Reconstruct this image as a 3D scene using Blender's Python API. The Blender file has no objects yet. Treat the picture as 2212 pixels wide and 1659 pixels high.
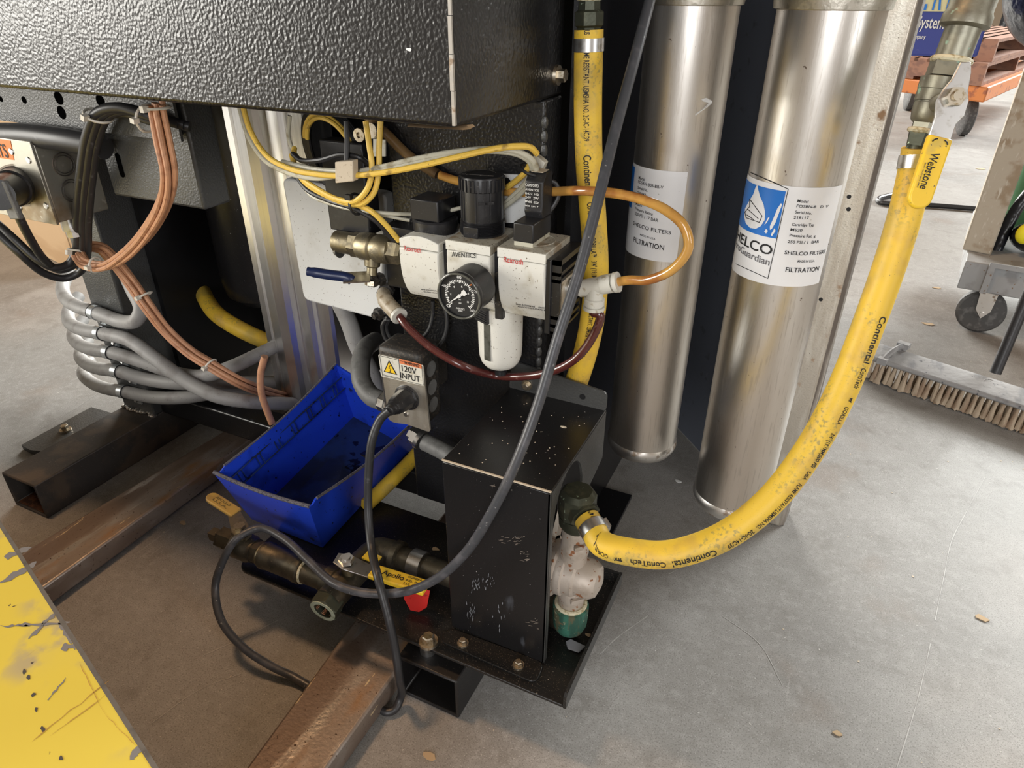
import bpy, bmesh, math, random
from mathutils import Vector, Matrix
random.seed(7)
S = bpy.context.scene
COL = S.collection
V = Vector
# ------------------------------------------------------------------ camera
F, PITCH, YAW, ROLL, CAMZ = 1470.0, math.radians(29.9), math.radians(25.3), math.radians(0.25), 0.85
_f = V((-math.sin(YAW) * math.cos(PITCH), math.cos(YAW) * math.cos(PITCH), -math.sin(PITCH)))
_r0 = V((math.cos(YAW), math.sin(YAW), 0)); _u0 = _r0.cross(_f)
_r = _r0 * math.cos(ROLL) + _u0 * math.sin(ROLL); _u = _u0 * math.cos(ROLL) - _r0 * math.sin(ROLL)
CAM = V((0, 0, CAMZ))
cd = bpy.data.cameras.new('camera'); cam = bpy.data.objects.new('camera', cd); COL.objects.link(cam)
cd.sensor_width = 36; cd.lens = F / 2212 * 36; cd.clip_start = 0.02; cd.clip_end = 200
cam.matrix_world = Matrix(((_r.x, _u.x, -_f.x, 0), (_r.y, _u.y, -_f.y, 0), (_r.z, _u.z, -_f.z, CAMZ), (0, 0, 0, 1)))
S.camera = cam
# ------------------------------------------------------------------ light
w = bpy.data.worlds.new('world'); S.world = w; w.use_nodes = True
w.node_tree.nodes['Background'].inputs[0].default_value = (1.0, 0.74, 0.49, 1)
w.node_tree.nodes['Background'].inputs[1].default_value = 0.235
def area(name, loc, target, sx, sy, power, col):
    l = bpy.data.lights.new(name, 'AREA'); l.shape = 'RECTANGLE'; l.size = sx; l.size_y = sy; l.energy = power; l.color = col
    o = bpy.data.objects.new(name, l); COL.objects.link(o); o.location = loc
    o.rotation_euler = (V(target) - V(loc)).to_track_quat('-Z', 'Y').to_euler(); return o
area('bay_door_light_right', (6.6, 12.6, 6.2), (0.3, 0.9, 0.1), 5.0, 4.0, 2900, (0.96, 0.985, 0.97))
area('window_light_behind', (1.15, -5.0, 2.2), (0, 0.9, 0.5), 2.1, 3.0, 165, (0.97, 0.98, 1.0))
area('fill_light_side', (5.6, -1.6, 2.0), (0, 0.9, 0.5), 1.0, 3.0, 90, (0.97, 0.98, 1.0))  # added fill light, brightens the steel cylinders and regulator fronts
area('bay_door_light_back', (-4.6, 8.6, 2.8), (-1.8, 1.0, 0), 4.5, 4.0, 1700, (1.0, 0.98, 0.93))
area('bay_door_light_front', (-6.5, -3.2, 2.0), (-0.6, 0.6, 0.6), 2.2, 3.2, 430, (1.0, 0.97, 0.90))
area('ceiling_lamp', (-1.7, 0.45, 4.6), (-0.5, 0.4, 0), 0.45, 0.45, 76, (1.0, 0.60, 0.32))
S.view_settings.view_transform = 'Standard'; S.view_settings.look = 'None'
S.view_settings.gamma = 1; S.view_settings.use_curve_mapping = False; S.view_settings.exposure = 0.08
# ------------------------------------------------------------------ helpers
def ray(px, py): return _f * F + _r * (px - 1106) + _u * (829.5 - py)
def at(px, py, z=None, y=None, x=None, d=None):
    r = ray(px, py)
    if z is not None: t = (z - CAM.z) / r.z
    elif y is not None: t = (y - CAM.y) / r.y
    elif x is not None: t = (x - CAM.x) / r.x
    else: t = d / F
    return CAM + r * t
def proj(p):
    q = V(p) - CAM; z = q.dot(_f); return 1106 + F * q.dot(_r) / z, 829.5 - F * q.dot(_u) / z
def s_at(path, px, py):       # arc length of the path point seen nearest to a pixel
    L = 0; best = None
    for i, q in enumerate(path):
        if i: L += (q - path[i - 1]).length
        a, b = proj(q); d = (a - px) ** 2 + (b - py) ** 2
        if best is None or d < best[0]: best = (d, L)
    return best[1]
def at_cyl(px, py, cx, cy, rad):
    r = ray(px, py); ox, oy = CAM.x - cx, CAM.y - cy
    a = r.x * r.x + r.y * r.y; b = 2 * (ox * r.x + oy * r.y); c = ox * ox + oy * oy - rad * rad
    D = max(b * b - 4 * a * c, 0); t = (-b - math.sqrt(D)) / (2 * a)
    p = CAM + r * t; return math.atan2(p.y - cy, p.x - cx), p.z
def basis(a):
    a = V(a).normalized(); h = V((0, 0, 1)) if abs(a.z) < .9 else V((1, 0, 0))
    u = h.cross(a).normalized(); return a, u, a.cross(u)
def spline(pts, seg=8):
    pts = [V(p) for p in pts]; P = [pts[0] * 2 - pts[1]] + pts + [pts[-1] * 2 - pts[-2]]; out = []
    for i in range(1, len(P) - 2):
        p0, p1, p2, p3 = P[i - 1:i + 3]
        t1 = max((p1 - p0).length, 1e-6) ** .5; t2 = max((p2 - p1).length, 1e-6) ** .5; t3 = max((p3 - p2).length, 1e-6) ** .5
        m1 = ((p1 - p0) / t1 - (p2 - p0) / (t1 + t2) + (p2 - p1) / t2) * t2
        m2 = ((p2 - p1) / t2 - (p3 - p1) / (t2 + t3) + (p3 - p2) / t3) * t2
        for k in range(seg):
            t = k / seg; a = 2 * t**3 - 3 * t**2 + 1; b = t**3 - 2 * t**2 + t; c = -2 * t**3 + 3 * t**2; d = t**3 - t**2
            out.append(p1 * a + m1 * b + p2 * c + m2 * d)
    out.append(pts[-1]); return out
class M:
    def __init__(s): s.v = []; s.f = []
    def add(s, vs, fs):
        o = len(s.v); s.v += [V(v) for v in vs]; s.f += [[i + o for i in f] for f in fs]; return s
    def prism(s, poly, vec):
        n = len(poly); vec = V(vec); p = [V(q) for q in poly]
        return s.add(p + [q + vec for q in p], [list(range(n))[::-1], list(range(n, 2 * n))] + [[i, (i + 1) % n, n + (i + 1) % n, n + i] for i in range(n)])
    def box(s, x0, x1, y0, y1, z0, z1):
        return s.prism([(x0, y0, z0), (x1, y0, z0), (x1, y1, z0), (x0, y1, z0)], (0, 0, z1 - z0))
    def obox(s, c, ax, ay, hx, hy, hz):
        c = V(c); ax = V(ax).normalized(); az = ax.cross(V(ay)).normalized(); ay = az.cross(ax)
        return s.prism([c - ax * hx - ay * hy - az * hz, c + ax * hx - ay * hy - az * hz, c + ax * hx + ay * hy - az * hz, c - ax * hx + ay * hy - az * hz], az * 2 * hz)
    def lathe(s, p0, axis, prof, n=28, ph=0.0, closed=False):
        a, u, v = basis(axis); p0 = V(p0); vs = []; fs = []
        for t, r in prof:
            for i in range(n):
                th = ph + 2 * math.pi * i / n; vs.append(p0 + a * t + (u * math.cos(th) + v * math.sin(th)) * r)
        for k in range(len(prof) - 1):
            for i in range(n):
                j = (i + 1) % n; fs.append([k * n + i, k * n + j, (k + 1) * n + j, (k + 1) * n + i])
        if closed:
            k = len(prof) - 1
            for i in range(n):
                j = (i + 1) % n; fs.append([k * n + i, k * n + j, j, i])
        else: fs.append(list(range(n))[::-1]); fs.append(list(range((len(prof) - 1) * n, len(prof) * n)))
        return s.add(vs, fs)
    def cyl(s, p0, p1, r0, r1=None, n=20, ph=0.0):
        p0, p1 = V(p0), V(p1); return s.lathe(p0, p1 - p0, [(0, r0), ((p1 - p0).length, r0 if r1 is None else r1)], n, ph)
    def tube(s, path, r, n=12, rfun=None):
        p = [V(q) for q in path]; vs = []; fs = []; T0 = (p[1] - p[0]).normalized(); _, u, v = basis(T0); k = 0
        for i, q in enumerate(p):
            T = ((p[min(i + 1, len(p) - 1)] - p[max(i - 1, 0)])).normalized()
            u = (u - T * u.dot(T)).normalized(); w_ = T.cross(u); rr = r if rfun is None else r * rfun(i / (len(p) - 1), i)
            for j in range(n):
                th = 2 * math.pi * j / n; vs.append(q + (u * math.cos(th) + w_ * math.sin(th)) * rr)
        for i in range(len(p) - 1):
            for j in range(n):
                jj = (j + 1) % n; fs.append([i * n + j, i * n + jj, (i + 1) * n + jj, (i + 1) * n + j])
        fs.append(list(range(n))[::-1]); fs.append(list(range((len(p) - 1) * n, len(p) * n)))
        return s.add(vs, fs)
    def torus(s, c, axis, R, r, n=24, m=8, a0=0, a1=2 * math.pi):
        a, u, v = basis(axis); c = V(c); full = abs(a1 - a0) > 6.28
        if full:
            vs = []; fs = []
            for i in range(n):
                th = 2 * math.pi * i / n; d = u * math.cos(th) + v * math.sin(th)
                for j in range(m):
                    ph = 2 * math.pi * j / m; vs.append(c + d * (R + r * math.cos(ph)) + a * r * math.sin(ph))
            for i in range(n):
                for j in range(m):
                    fs.append([i * m + j, ((i + 1) % n) * m + j, ((i + 1) % n) * m + (j + 1) % m, i * m + (j + 1) % m])
            return s.add(vs, fs)
        return s.tube([c + (u * math.cos(a0 + (a1 - a0) * i / n) + v * math.sin(a0 + (a1 - a0) * i / n)) * R for i in range(n + 1)], r, m)
    def band(s, c, axis, ro, ri, h, n=28):   # short hollow sleeve
        return s.lathe(c, axis, [(0, ri), (0, ro), (h, ro), (h, ri)], n, 0.0, True)
    def ball(s, c, r, sx=1, sy=1, sz=1, n=16, m=10):
        c = V(c); prof = []; vs = []; fs = []
        for k in range(m + 1):
            a = math.pi * (k / m) * .998 + .003
            for i in range(n):
                th = 2 * math.pi * i / n; vs.append(c + V((math.sin(a) * math.cos(th) * r * sx, math.sin(a) * math.sin(th) * r * sy, -math.cos(a) * r * sz)))
        for k in range(m):
            for i in range(n):
                j = (i + 1) % n; fs.append([k * n + i, k * n + j, (k + 1) * n + j, (k + 1) * n + i])
        return s.add(vs, fs)
ORG = {}
def thing(name, label, cat, loc, group=None):
    o = bpy.data.objects.new(name, None); COL.objects.link(o); o.location = V(loc); o.empty_display_size = .02
    o['label'] = label; o['category'] = cat
    if group: o['group'] = group
    ORG[o.name] = V(loc); return o
def tag(o, label, cat, group=None):
    o['label'] = label; o['category'] = cat
    if group: o['group'] = group
    return o
def mk(name, m, mt, parent=None, smooth=35, bevel=0, bseg=2, label=None, kind=None):
    me = bpy.data.meshes.new(name)
    if parent is not None: org = ORG[parent.name]
    else:
        xs = [v.x for v in m.v]; ys = [v.y for v in m.v]; zs = [v.z for v in m.v]
        org = V(((min(xs) + max(xs)) / 2, (min(ys) + max(ys)) / 2, min(zs)))
    me.from_pydata([tuple(v - org) for v in m.v], [], m.f); me.update()
    bm = bmesh.new(); bm.from_mesh(me); bmesh.ops.recalc_face_normals(bm, faces=bm.faces); bm.to_mesh(me); bm.free()
    if smooth:
        for p in me.polygons: p.use_smooth = True
        me.set_sharp_from_angle(angle=math.radians(smooth))
    me.materials.append(MAT[mt])
    o = bpy.data.objects.new(name, me); COL.objects.link(o)
    if parent is not None: o.parent = parent
    else: o.location = org
    ORG[o.name] = org.copy()
    if bevel:
        b = o.modifiers.new('bevel', 'BEVEL'); b.width = bevel; b.segments = bseg; b.limit_method = 'ANGLE'; b.angle_limit = math.radians(35)
    if label: o['label'] = label
    if kind: o['kind'] = kind
    return o
_tc = {}
def text_geo(s):
    if s in _tc: return _tc[s]
    cu = bpy.data.curves.new('txt', 'FONT'); cu.body = s; cu.size = 1; cu.resolution_u = 3; cu.offset = 0.012; cu.fill_mode = 'FRONT' if hasattr(cu, 'fill_mode') else 'BOTH'
    ob = bpy.data.objects.new('txt', cu); COL.objects.link(ob)
    me = ob.to_mesh(); vs = [(v.co.x, v.co.y) for v in me.vertices]; fs = [list(p.vertices) for p in me.polygons]
    ob.to_mesh_clear(); bpy.data.objects.remove(ob); bpy.data.curves.remove(cu)
    xs = [v[0] for v in vs]; x0, x1 = min(xs), max(xs); ch = 0.70
    r = ([((x - x0) / (x1 - x0), y / ch) for x, y in vs], fs, (x1 - x0) / ch); _tc[s] = r; return r
def lettering(s, f, mt, parent, name='lettering', label=None):
    vs, fs, _ = text_geo(s); m = M(); m.add([f(u, v) for u, v in vs], fs)
    me = bpy.data.meshes.new(name); org = ORG[parent.name]; me.from_pydata([tuple(q - org) for q in m.v], [], m.f); me.update()
    me.materials.append(MAT[mt]); o = bpy.data.objects.new(name, me); COL.objects.link(o); o.parent = parent; ORG[o.name] = org.copy()
    if label: o['label'] = label
    return o
def flat(pl, pr, up, h):      # text running from pl to pr, cap height h along up
    pl, pr = V(pl), V(pr); up = V(up).normalized() * h
    return lambda u, v: pl + (pr - pl) * u + up * v
def along(path, r, s0, h, facing, s, flip=False, wid=None):
    # text wrapped on a hose: starts at arc length s0, cap height h, centre line faces `facing`
    L = [0]
    for i in range(1, len(path)): L.append(L[-1] + (path[i] - path[i - 1]).length)
    wid = wid or text_geo(s)[2] * h; off_ = V(facing)
    def g(u, v):
        q = s0 + (1 - u if flip else u) * wid; q = min(max(q, 0), L[-1] - 1e-5); i = 0
        lo, hi = 0, len(L) - 2
        while lo < hi:
            mid = (lo + hi + 1) // 2
            if L[mid] <= q: lo = mid
            else: hi = mid - 1
        i = lo; t = (q - L[i]) / (L[i + 1] - L[i]); c = path[i].lerp(path[i + 1], t)
        j = max(i - 1, 0); k = min(i + 2, len(path) - 1); T = (path[i + 1] - path[i]).normalized()
        Ta = (path[i + 1] - path[j]).normalized(); Tb = (path[k] - path[i]).normalized(); T = Ta.lerp(Tb, t).normalized()
        facing = (CAM - c).normalized() + off_; N = (facing - T * facing.dot(T)).normalized(); B = T.cross(N); ph = (v - .5) * h / r * (1 if flip else -1)
        return c + (N * math.cos(ph) + B * math.sin(ph)) * (r + .0005)
    return g
# ------------------------------------------------------------------ materials
MAT = {}
def mat(name, base, rough=.5, metal=0., layers=(), bumps=(), **kw):
    m = bpy.data.materials.new(name); m.use_nodes = True; nt = m.node_tree; N = nt.nodes; L = nt.links; b = N['Principled BSDF']
    tc = N.new('ShaderNodeTexCoord')
    def tex(kind, sc, det=4):
        mp = N.new('ShaderNodeMapping'); mp.inputs['Scale'].default_value = sc if isinstance(sc, tuple) else (sc,) * 3
        L.new(tc.outputs['Object'], mp.inputs['Vector'])
        if kind == 'vor':
            n = N.new('ShaderNodeTexVoronoi'); n.inputs['Scale'].default_value = 1; L.new(mp.outputs[0], n.inputs['Vector']); return n.outputs['Distance']
        n = N.new('ShaderNodeTexNoise'); n.inputs['Scale'].default_value = 1; n.inputs['Detail'].default_value = det
        L.new(mp.outputs[0], n.inputs['Vector']); return n.outputs['Fac']
    def rng(src, lo, hi, a=0., c=1.):
        r = N.new('ShaderNodeMapRange'); r.interpolation_type = 'SMOOTHSTEP'; r.inputs['From Min'].default_value = lo; r.inputs['From Max'].default_value = hi
        r.inputs['To Min'].default_value = a; r.inputs['To Max'].default_value = c; L.new(src, r.inputs['Value']); return r.outputs['Result']
    b.inputs['Base Color'].default_value = (*base, 1); b.inputs['Roughness'].default_value = rough; b.inputs['Metallic'].default_value = metal
    prev = None; pr = None; pm = None
    for Ly in layers:
        kind, sc, lo, hi, colr = Ly[:5]; o = Ly[5] if len(Ly) > 5 else {}
        fac = rng(tex(kind, sc, o.get('det', 4)), lo, hi, 0, o.get('amt', 1.))
        if 'mask' in o:
            k2 = rng(tex(o['mask'][0], o['mask'][1], 3), o['mask'][2], o['mask'][3]); mu = N.new('ShaderNodeMath'); mu.operation = 'MULTIPLY'
            L.new(fac, mu.inputs[0]); L.new(k2, mu.inputs[1]); fac = mu.outputs[0]
        x = N.new('ShaderNodeMix'); x.data_type = 'RGBA'; L.new(fac, x.inputs[0])
        if prev is None: x.inputs[6].default_value = (*base, 1)
        else: L.new(prev, x.inputs[6])
        x.inputs[7].default_value = (*colr, 1); prev = x.outputs[2]
        if 'rough' in o:
            y = N.new('ShaderNodeMix'); y.data_type = 'FLOAT'; L.new(fac, y.inputs[0])
            if pr is None: y.inputs[2].default_value = rough
            else: L.new(pr, y.inputs[2])
            y.inputs[3].default_value = o['rough']; pr = y.outputs[0]
        if 'metal' in o:
            y = N.new('ShaderNodeMix'); y.data_type = 'FLOAT'; L.new(fac, y.inputs[0])
            if pm is None: y.inputs[2].default_value = metal
            else: L.new(pm, y.inputs[2])
            y.inputs[3].default_value = o['metal']; pm = y.outputs[0]
    if prev is not None: L.new(prev, b.inputs['Base Color'])
    if pr is not None: L.new(pr, b.inputs['Roughness'])
    if pm is not None: L.new(pm, b.inputs['Metallic'])
    nb = None
    for kind, sc, st, dist, *dt in bumps:
        bp = N.new('ShaderNodeBump'); bp.inputs['Strength'].default_value = st; bp.inputs['Distance'].default_value = dist
        L.new(tex(kind, sc, dt[0] if dt else 3), bp.inputs['Height'])
        if nb is not None: L.new(nb, bp.inputs['Normal'])
        nb = bp.outputs[0]
    if nb is not None: L.new(nb, b.inputs['Normal'])
    for k, v in kw.items():
        k = {'spec': 'Specular IOR Level', 'coat': 'Coat Weight', 'trans': 'Transmission Weight', 'aniso': 'Anisotropic', 'ior': 'IOR', 'alpha': 'Alpha'}[k]
        b.inputs[k].default_value = v
    MAT[name] = m; return m
DUST = ('noise', 900, .70, .74, (.30, .27, .24))
mat('concrete', (.285, .277, .262), .52, 0, [
    ('noise', 1.7, .40, .66, (.235, .225, .212)), ('noise', 6, .46, .74, (.33, .322, .308), {'det': 10}), ('noise', 21, .48, .72, (.19, .178, .162), {'amt': .55, 'det': 12}),
    ('noise', 70, .46, .70, (.36, .35, .335), {'amt': .45, 'det': 6}), ('noise', 3.4, .60, .70, (.22, .175, .14), {'amt': .5, 'det': 6}), ('noise', (2.5, 160, 9), .66, .74, (.42, .41, .395), {'amt': .3}), ('noise', (160, 6, 9), .68, .74, (.42, .41, .39), {'amt': .35}),
    ('noise', 480, .50, .68, (.13, .122, .11), {'amt': .6, 'det': 2}), ('noise', 560, .62, .70, (.52, .51, .49), {'amt': .6, 'det': 2}), ('noise', 150, .72, .74, (.60, .58, .55), {'amt': .8})],
    [('noise', 400, .12, .001), ('noise', 25, .05, .003)], spec=.35)
mat('powder_black', (.011, .011, .012), .30, 0, [('noise', 160, .72, .75, (.05, .05, .05))], [('noise', 300, .5, .0015, 0.6)], spec=.6)
mat('powder_grey', (.050, .051, .050), .40, 0, [('noise', 200, .72, .75, (.09, .09, .09))], [('noise', 380, .4, .0011, 0.5)], spec=.6)
mat('satin_black', (.010, .010, .011), .30, 0, [DUST, ('noise', 260, .735, .75, (.32, .31, .30)), ('noise', (30, 30, 9), .70, .78, (.10, .11, .13), {'amt': .5})], [('noise', 700, .12, .0006)], spec=.5)
mat('tray_black', (.010, .010, .010), .34, 0, [('noise', 750, .62, .68, (.16, .13, .10), {'amt': .8}), ('noise', 330, .73, .75, (.42, .38, .33))], [('noise', 500, .25, .0008)], spec=.5)
mat('void', (.002, .002, .002), 1.0, spec=0.0)
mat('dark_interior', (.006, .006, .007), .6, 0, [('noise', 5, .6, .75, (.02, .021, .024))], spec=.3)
mat('navy_panel', (.125, .138, .170), .38, 0, [('noise', 55, .62, .72, (.075, .08, .095), {'amt': .7}), ('noise', (130, 30, 20), .70, .74, (.20, .21, .24), {'amt': .7}), ('noise', 450, .69, .72, (.16, .16, .18))], [('noise', 120, .08, .001)])
mat('stainless', (.76, .73, .685), .30, 1, [('noise', (6, 6, 1.2), .42, .68, (.66, .61, .55), {'rough': .36}), ('noise', (420, 420, 30), .54, .68, (.52, .48, .43), {'amt': .6, 'rough': .42}), ('noise', 190, .72, .75, (.16, .12, .09), {'rough': .6})], [('noise', (900, 900, 22), .10, .0004)], aniso=.5)
mat('rim_steel', (.76, .74, .71), .34, 1, [('noise', 60, .58, .7, (.33, .26, .20), {'rough': .6})])
mat('cast_cap', (.60, .57, .50), .40, 1, [('noise', 120, .5, .7, (.42, .40, .34))], [('noise', 300, .3, .001)])
mat('aluminium', (.84, .83, .82), .33, 1, [('noise', (90, 90, 2), .45, .7, (.58, .57, .56), {'rough': .42})], [('noise', (700, 700, 8), .06, .0004)], aniso=.4)
mat('bare_steel', (.62, .57, .49), .42, .9, [('noise', (70, 70, 12), .45, .65, (.74, .70, .62)), ('noise', 36, .62, .72, (.36, .22, .12), {'rough': .7, 'metal': .2}), ('noise', 500, .69, .72, (.10, .07, .05), {'rough': .8, 'metal': .1})], [('noise', 400, .25, .0008)])
mat('jbox_steel', (.44, .42, .36), .42, .9, [('noise', 14, .5, .68, (.26, .20, .13), {'rough': .6}), ('noise', 90, .62, .74, (.60, .58, .52))], [('noise', 200, .1, .001)])
mat('mill_scale', (.055, .048, .043), .55, .3, [('noise', 22, .45, .65, (.10, .075, .055)), ('noise', 400, .66, .72, (.17, .14, .11))], [('noise', 300, .25, .0008)])
mat('tube_black', (.012, .011, .011), .42, 0, [('noise', 600, .66, .72, (.12, .10, .08))], [('noise', 300, .2, .0008)])
mat('rust', (.21, .075, .03), .85, 0, [('noise', 90, .45, .62, (.09, .035, .018)), ('noise', 300, .6, .7, (.34, .15, .06))], [('noise', 260, .6, .002)])
mat('fork_steel', (.19, .14, .11), .48, .45, [('noise', (16, 3, 8), .42, .62, (.30, .25, .21)), ('noise', (14, 6, 8), .56, .70, (.46, .44, .42), {'metal': .8, 'rough': .4, 'amt': .7}), ('noise', (9, 4, 9), .58, .68, (.33, .17, .06), {'rough': .7, 'metal': .1}), ('noise', (50, 7, 20), .60, .72, (.46, .42, .38), {'metal': .8, 'rough': .35}), ('noise', (90, 14, 60), .70, .715, (.60, .47, .28), {'metal': 0}), ('noise', 240, .64, .72, (.08, .05, .035))], [('noise', 180, .35, .0015)])
mat('truck_yellow', (.74, .63, .085), .45, 0, [('noise', 6, .48, .66, (.66, .58, .15)), ('noise', 30, .46, .62, (.42, .38, .27), {'mask': ('noise', 6, .44, .56), 'amt': .8}), ('noise', 60, .70, .725, (.07, .06, .05)), ('noise', (60, 8, 20), .66, .70, (.42, .32, .08))], [('noise', 40, .1, .001)])
mat('hose_yellow', (.76, .50, .045), .50, 0, [('noise', 35, .46, .66, (.64, .41, .06)), ('noise', 14, .50, .64, (.46, .34, .08), {'amt': .7}), ('noise', 260, .50, .66, (.33, .26, .08), {'mask': ('noise', 22, .48, .60), 'amt': .8}), ('noise', 700, .68, .72, (.30, .20, .05))], [('noise', 500, .12, .0006)])
mat('tube_yellow', (.78, .52, .09), .42, 0, [('noise', 60, .60, .72, (.38, .24, .05)), ('noise', 500, .68, .72, (.18, .12, .05))])
mat('tube_white', (.52, .50, .40), .42, 0, [('noise', 70, .55, .72, (.30, .26, .17))])
mat('amber_tube', (.56, .30, .07), .16, 0, [('noise', 25, .45, .65, (.34, .13, .035))], coat=.6)
mat('wine_tube', (.085, .020, .018), .22, 0, [('noise', 200, .6, .75, (.16, .07, .06))], coat=.5)
mat('bronze_tube', (.22, .13, .05), .3, 0, [('noise', 30, .4, .7, (.10, .06, .03))], coat=.3)
mat('rubber_black', (.022, .022, .024), .42, 0, [('noise', 90, .62, .75, (.07, .07, .075))], [('noise', 400, .1, .0005)])
mat('cord_grey', (.055, .058, .066), .38, 0, [('noise', 60, .5, .7, (.09, .09, .10)), ('noise', 300, .68, .72, (.28, .28, .28))], [('noise', 400, .12, .0005)])
mat('cable_brown', (.50, .25, .135), .5, 0, [('noise', 80, .5, .7, (.36, .17, .09))])
mat('conduit_grey', (.29, .285, .275), .55, 0, [('noise', 30, .5, .7, (.22, .21, .20)), ('noise', 300, .66, .72, (.14, .13, .12))], [('noise', 300, .1, .0006)])
mat('conduit_dark', (.13, .13, .125), .55, 0, [('noise', 60, .5, .7, (.085, .085, .082)), ('noise', 300, .66, .72, (.24, .24, .23))])
mat('grey_plastic', (.72, .71, .65), .42, 0, [('noise', 25, .55, .75, (.46, .42, .32)), ('noise', 420, .665, .70, (.15, .11, .07)), ('noise', (120, 120, 40), .72, .74, (.30, .24, .15))], [('noise', 300, .04, .0005)])
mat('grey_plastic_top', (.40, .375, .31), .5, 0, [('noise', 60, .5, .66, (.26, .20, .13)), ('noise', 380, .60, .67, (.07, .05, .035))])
mat('plate_grey', (.68, .69, .68), .48, 0, [('noise', 9, .5, .7, (.50, .49, .45)), ('noise', 330, .66, .69, (.13, .11, .08)), ('noise', (90, 90, 90), .56, .72, (.36, .32, .25), {'mask': ('noise', 8, .5, .62), 'amt': .8})])
mat('white_fitting', (.62, .61, .55), .38, 0, [('noise', 120, .58, .72, (.38, .33, .24))])
mat('dirty_fitting', (.42, .36, .27), .42, 0, [('noise', 150, .5, .7, (.24, .18, .11))])
mat('black_plastic', (.016, .016, .018), .36, 0, [('noise', 500, .66, .72, (.10, .095, .09)), ('noise', 40, .6, .75, (.035, .035, .037))], [('noise', 600, .1, .0005)])
mat('black_dusty', (.022, .02, .018), .5, 0, [('noise', 300, .5, .7, (.075, .06, .045)), ('noise', 500, .68, .72, (.25, .22, .18))])
mat('blue_handle', (.012, .022, .075), .30, 0, [('noise', 80, .65, .75, (.05, .06, .12))])
mat('brass_dirty', (.30, .26, .17), .42, .9, [('noise', 60, .45, .65, (.17, .15, .11), {'rough': .55}), ('noise', 350, .64, .72, (.42, .36, .24))], [('noise', 250, .2, .0008)])
mat('brass_dark', (.115, .10, .072), .48, .8, [('noise', 60, .45, .65, (.07, .062, .05)), ('noise', 350, .66, .72, (.26, .21, .14))], [('noise', 250, .2, .0008)])
mat('bronze_body', (.30, .29, .23), .45, .85, [('noise', 50, .5, .68, (.22, .21, .17)), ('noise', 70, .64, .70, (.32, .50, .40), {'metal': .1, 'rough': .8})], [('noise', 260, .2, .0008)])
mat('verdigris', (.045, .17, .12), .6, .1, [('noise', (60, 60, 20), .42, .6, (.03, .09, .065)), ('noise', (90, 90, 30), .54, .64, (.11, .11, .065)), ('noise', 140, .62, .68, (.40, .42, .28)), ('noise', 45, .62, .7, (.20, .13, .07))], [('noise', 200, .4, .001)])
mat('green_brass', (.06, .065, .045), .45, .6, [('noise', 60, .5, .65, (.10, .10, .065)), ('noise', 150, .66, .7, (.30, .38, .28))], [('noise', 200, .3, .001)])
mat('pipe_dope', (.62, .58, .42), .7, 0, [('noise', 200, .5, .65, (.36, .30, .16))], [('noise', 300, .6, .001)])
mat('pump_cast', (.50, .44, .38), .5, .35, [('noise', 30, .5, .68, (.40, .34, .28)), ('noise', 110, .60, .66, (.25, .10, .04), {'metal': 0, 'rough': .8}), ('noise', 300, .68, .72, (.12, .05, .03))], [('noise', 200, .3, .001)])
mat('pale_verdigris', (.40, .44, .34), .7, 0, [('noise', 150, .5, .65, (.24, .27, .18))], [('noise', 300, .5, .001)])
mat('floor_scratch', (.40, .39, .37), .5)
mat('post_edge', (.12, .098, .08), .6, 0, [('noise', (60, 60, 6), .45, .65, (.30, .27, .23))])
mat('zinc', (.66, .66, .65), .32, 1, [('noise', 120, .5, .72, (.48, .46, .42))])
mat('zinc_yellow', (.56, .50, .40), .36, 1, [('noise', 300, .5, .7, (.35, .27, .16))])
mat('copper_thread', (.42, .21, .12), .4, .9)
mat('handle_yellow', (.80, .53, .03), .42, 0, [('noise', 50, .56, .7, (.60, .42, .07)), ('noise', 350, .68, .71, (.10, .08, .05))])
mat('handle_ochre', (.48, .30, .07), .45, 0, [('noise', 60, .5, .7, (.36, .22, .06))])
mat('red_plastic', (.55, .025, .02), .3, 0, [('noise', 90, .6, .72, (.25, .015, .015))])
mat('bin_blue', (.018, .065, .62), .30, 0, [('noise', 18, .58, .74, (.008, .018, .15), {'amt': .6}), ('noise', 150, .66, .70, (.01, .012, .03)), ('noise', 40, .70, .73, (.02, .025, .06))])
mat('bin_oil', (.018, .026, .055), .22, 0, [('noise', 12, .42, .56, (.022, .045, .14)), ('noise', 30, .62, .66, (.004, .004, .006)), ('noise', 300, .68, .72, (.06, .07, .10))])
mat('bin_edge', (.16, .15, .17), .6, 0, [('noise', 500, .5, .62, (.03, .03, .05))])
mat('ink', (.010, .010, .011), .6); mat('ink_soft', (.06, .06, .065), .6); mat('ink_rubbed', (.12, .09, .03), .6)
mat('red_ink', (.48, .03, .025), .55); mat('white_ink', (.72, .72, .70), .6); mat('grey_ink', (.14, .14, .15), .6); mat('blue_print', (.015, .17, .60), .4, 0, [('noise', 260, .73, .745, (.62, .66, .72))])
mat('label_white', (.80, .81, .83), .38, 0, [('noise', 6, .5, .8, (.73, .74, .77)), ('noise', 120, .71, .735, (.42, .42, .40))])
mat('paper', (.62, .60, .52), .6, 0, [('noise', 70, .6, .72, (.36, .31, .22))])
mat('orange_label', (.80, .21, .03), .5); mat('sign_yellow', (.82, .53, .02), .5); mat('sign_orange', (.68, .20, .08), .5)
mat('glass_dark', (.10, .10, .085), .2, 0, [('noise', 90, .5, .7, (.05, .05, .04))])
mat('foam_beige', (.55, .47, .36), .7, 0, [('noise', 300, .6, .7, (.36, .29, .2))])
mat('broom_block', (.30, .295, .29), .8, 0, [('noise', (30, 12, 30), .5, .66, (.20, .20, .205)), ('noise', 90, .66, .72, (.10, .10, .11))], [('noise', 60, .5, .003)])
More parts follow.
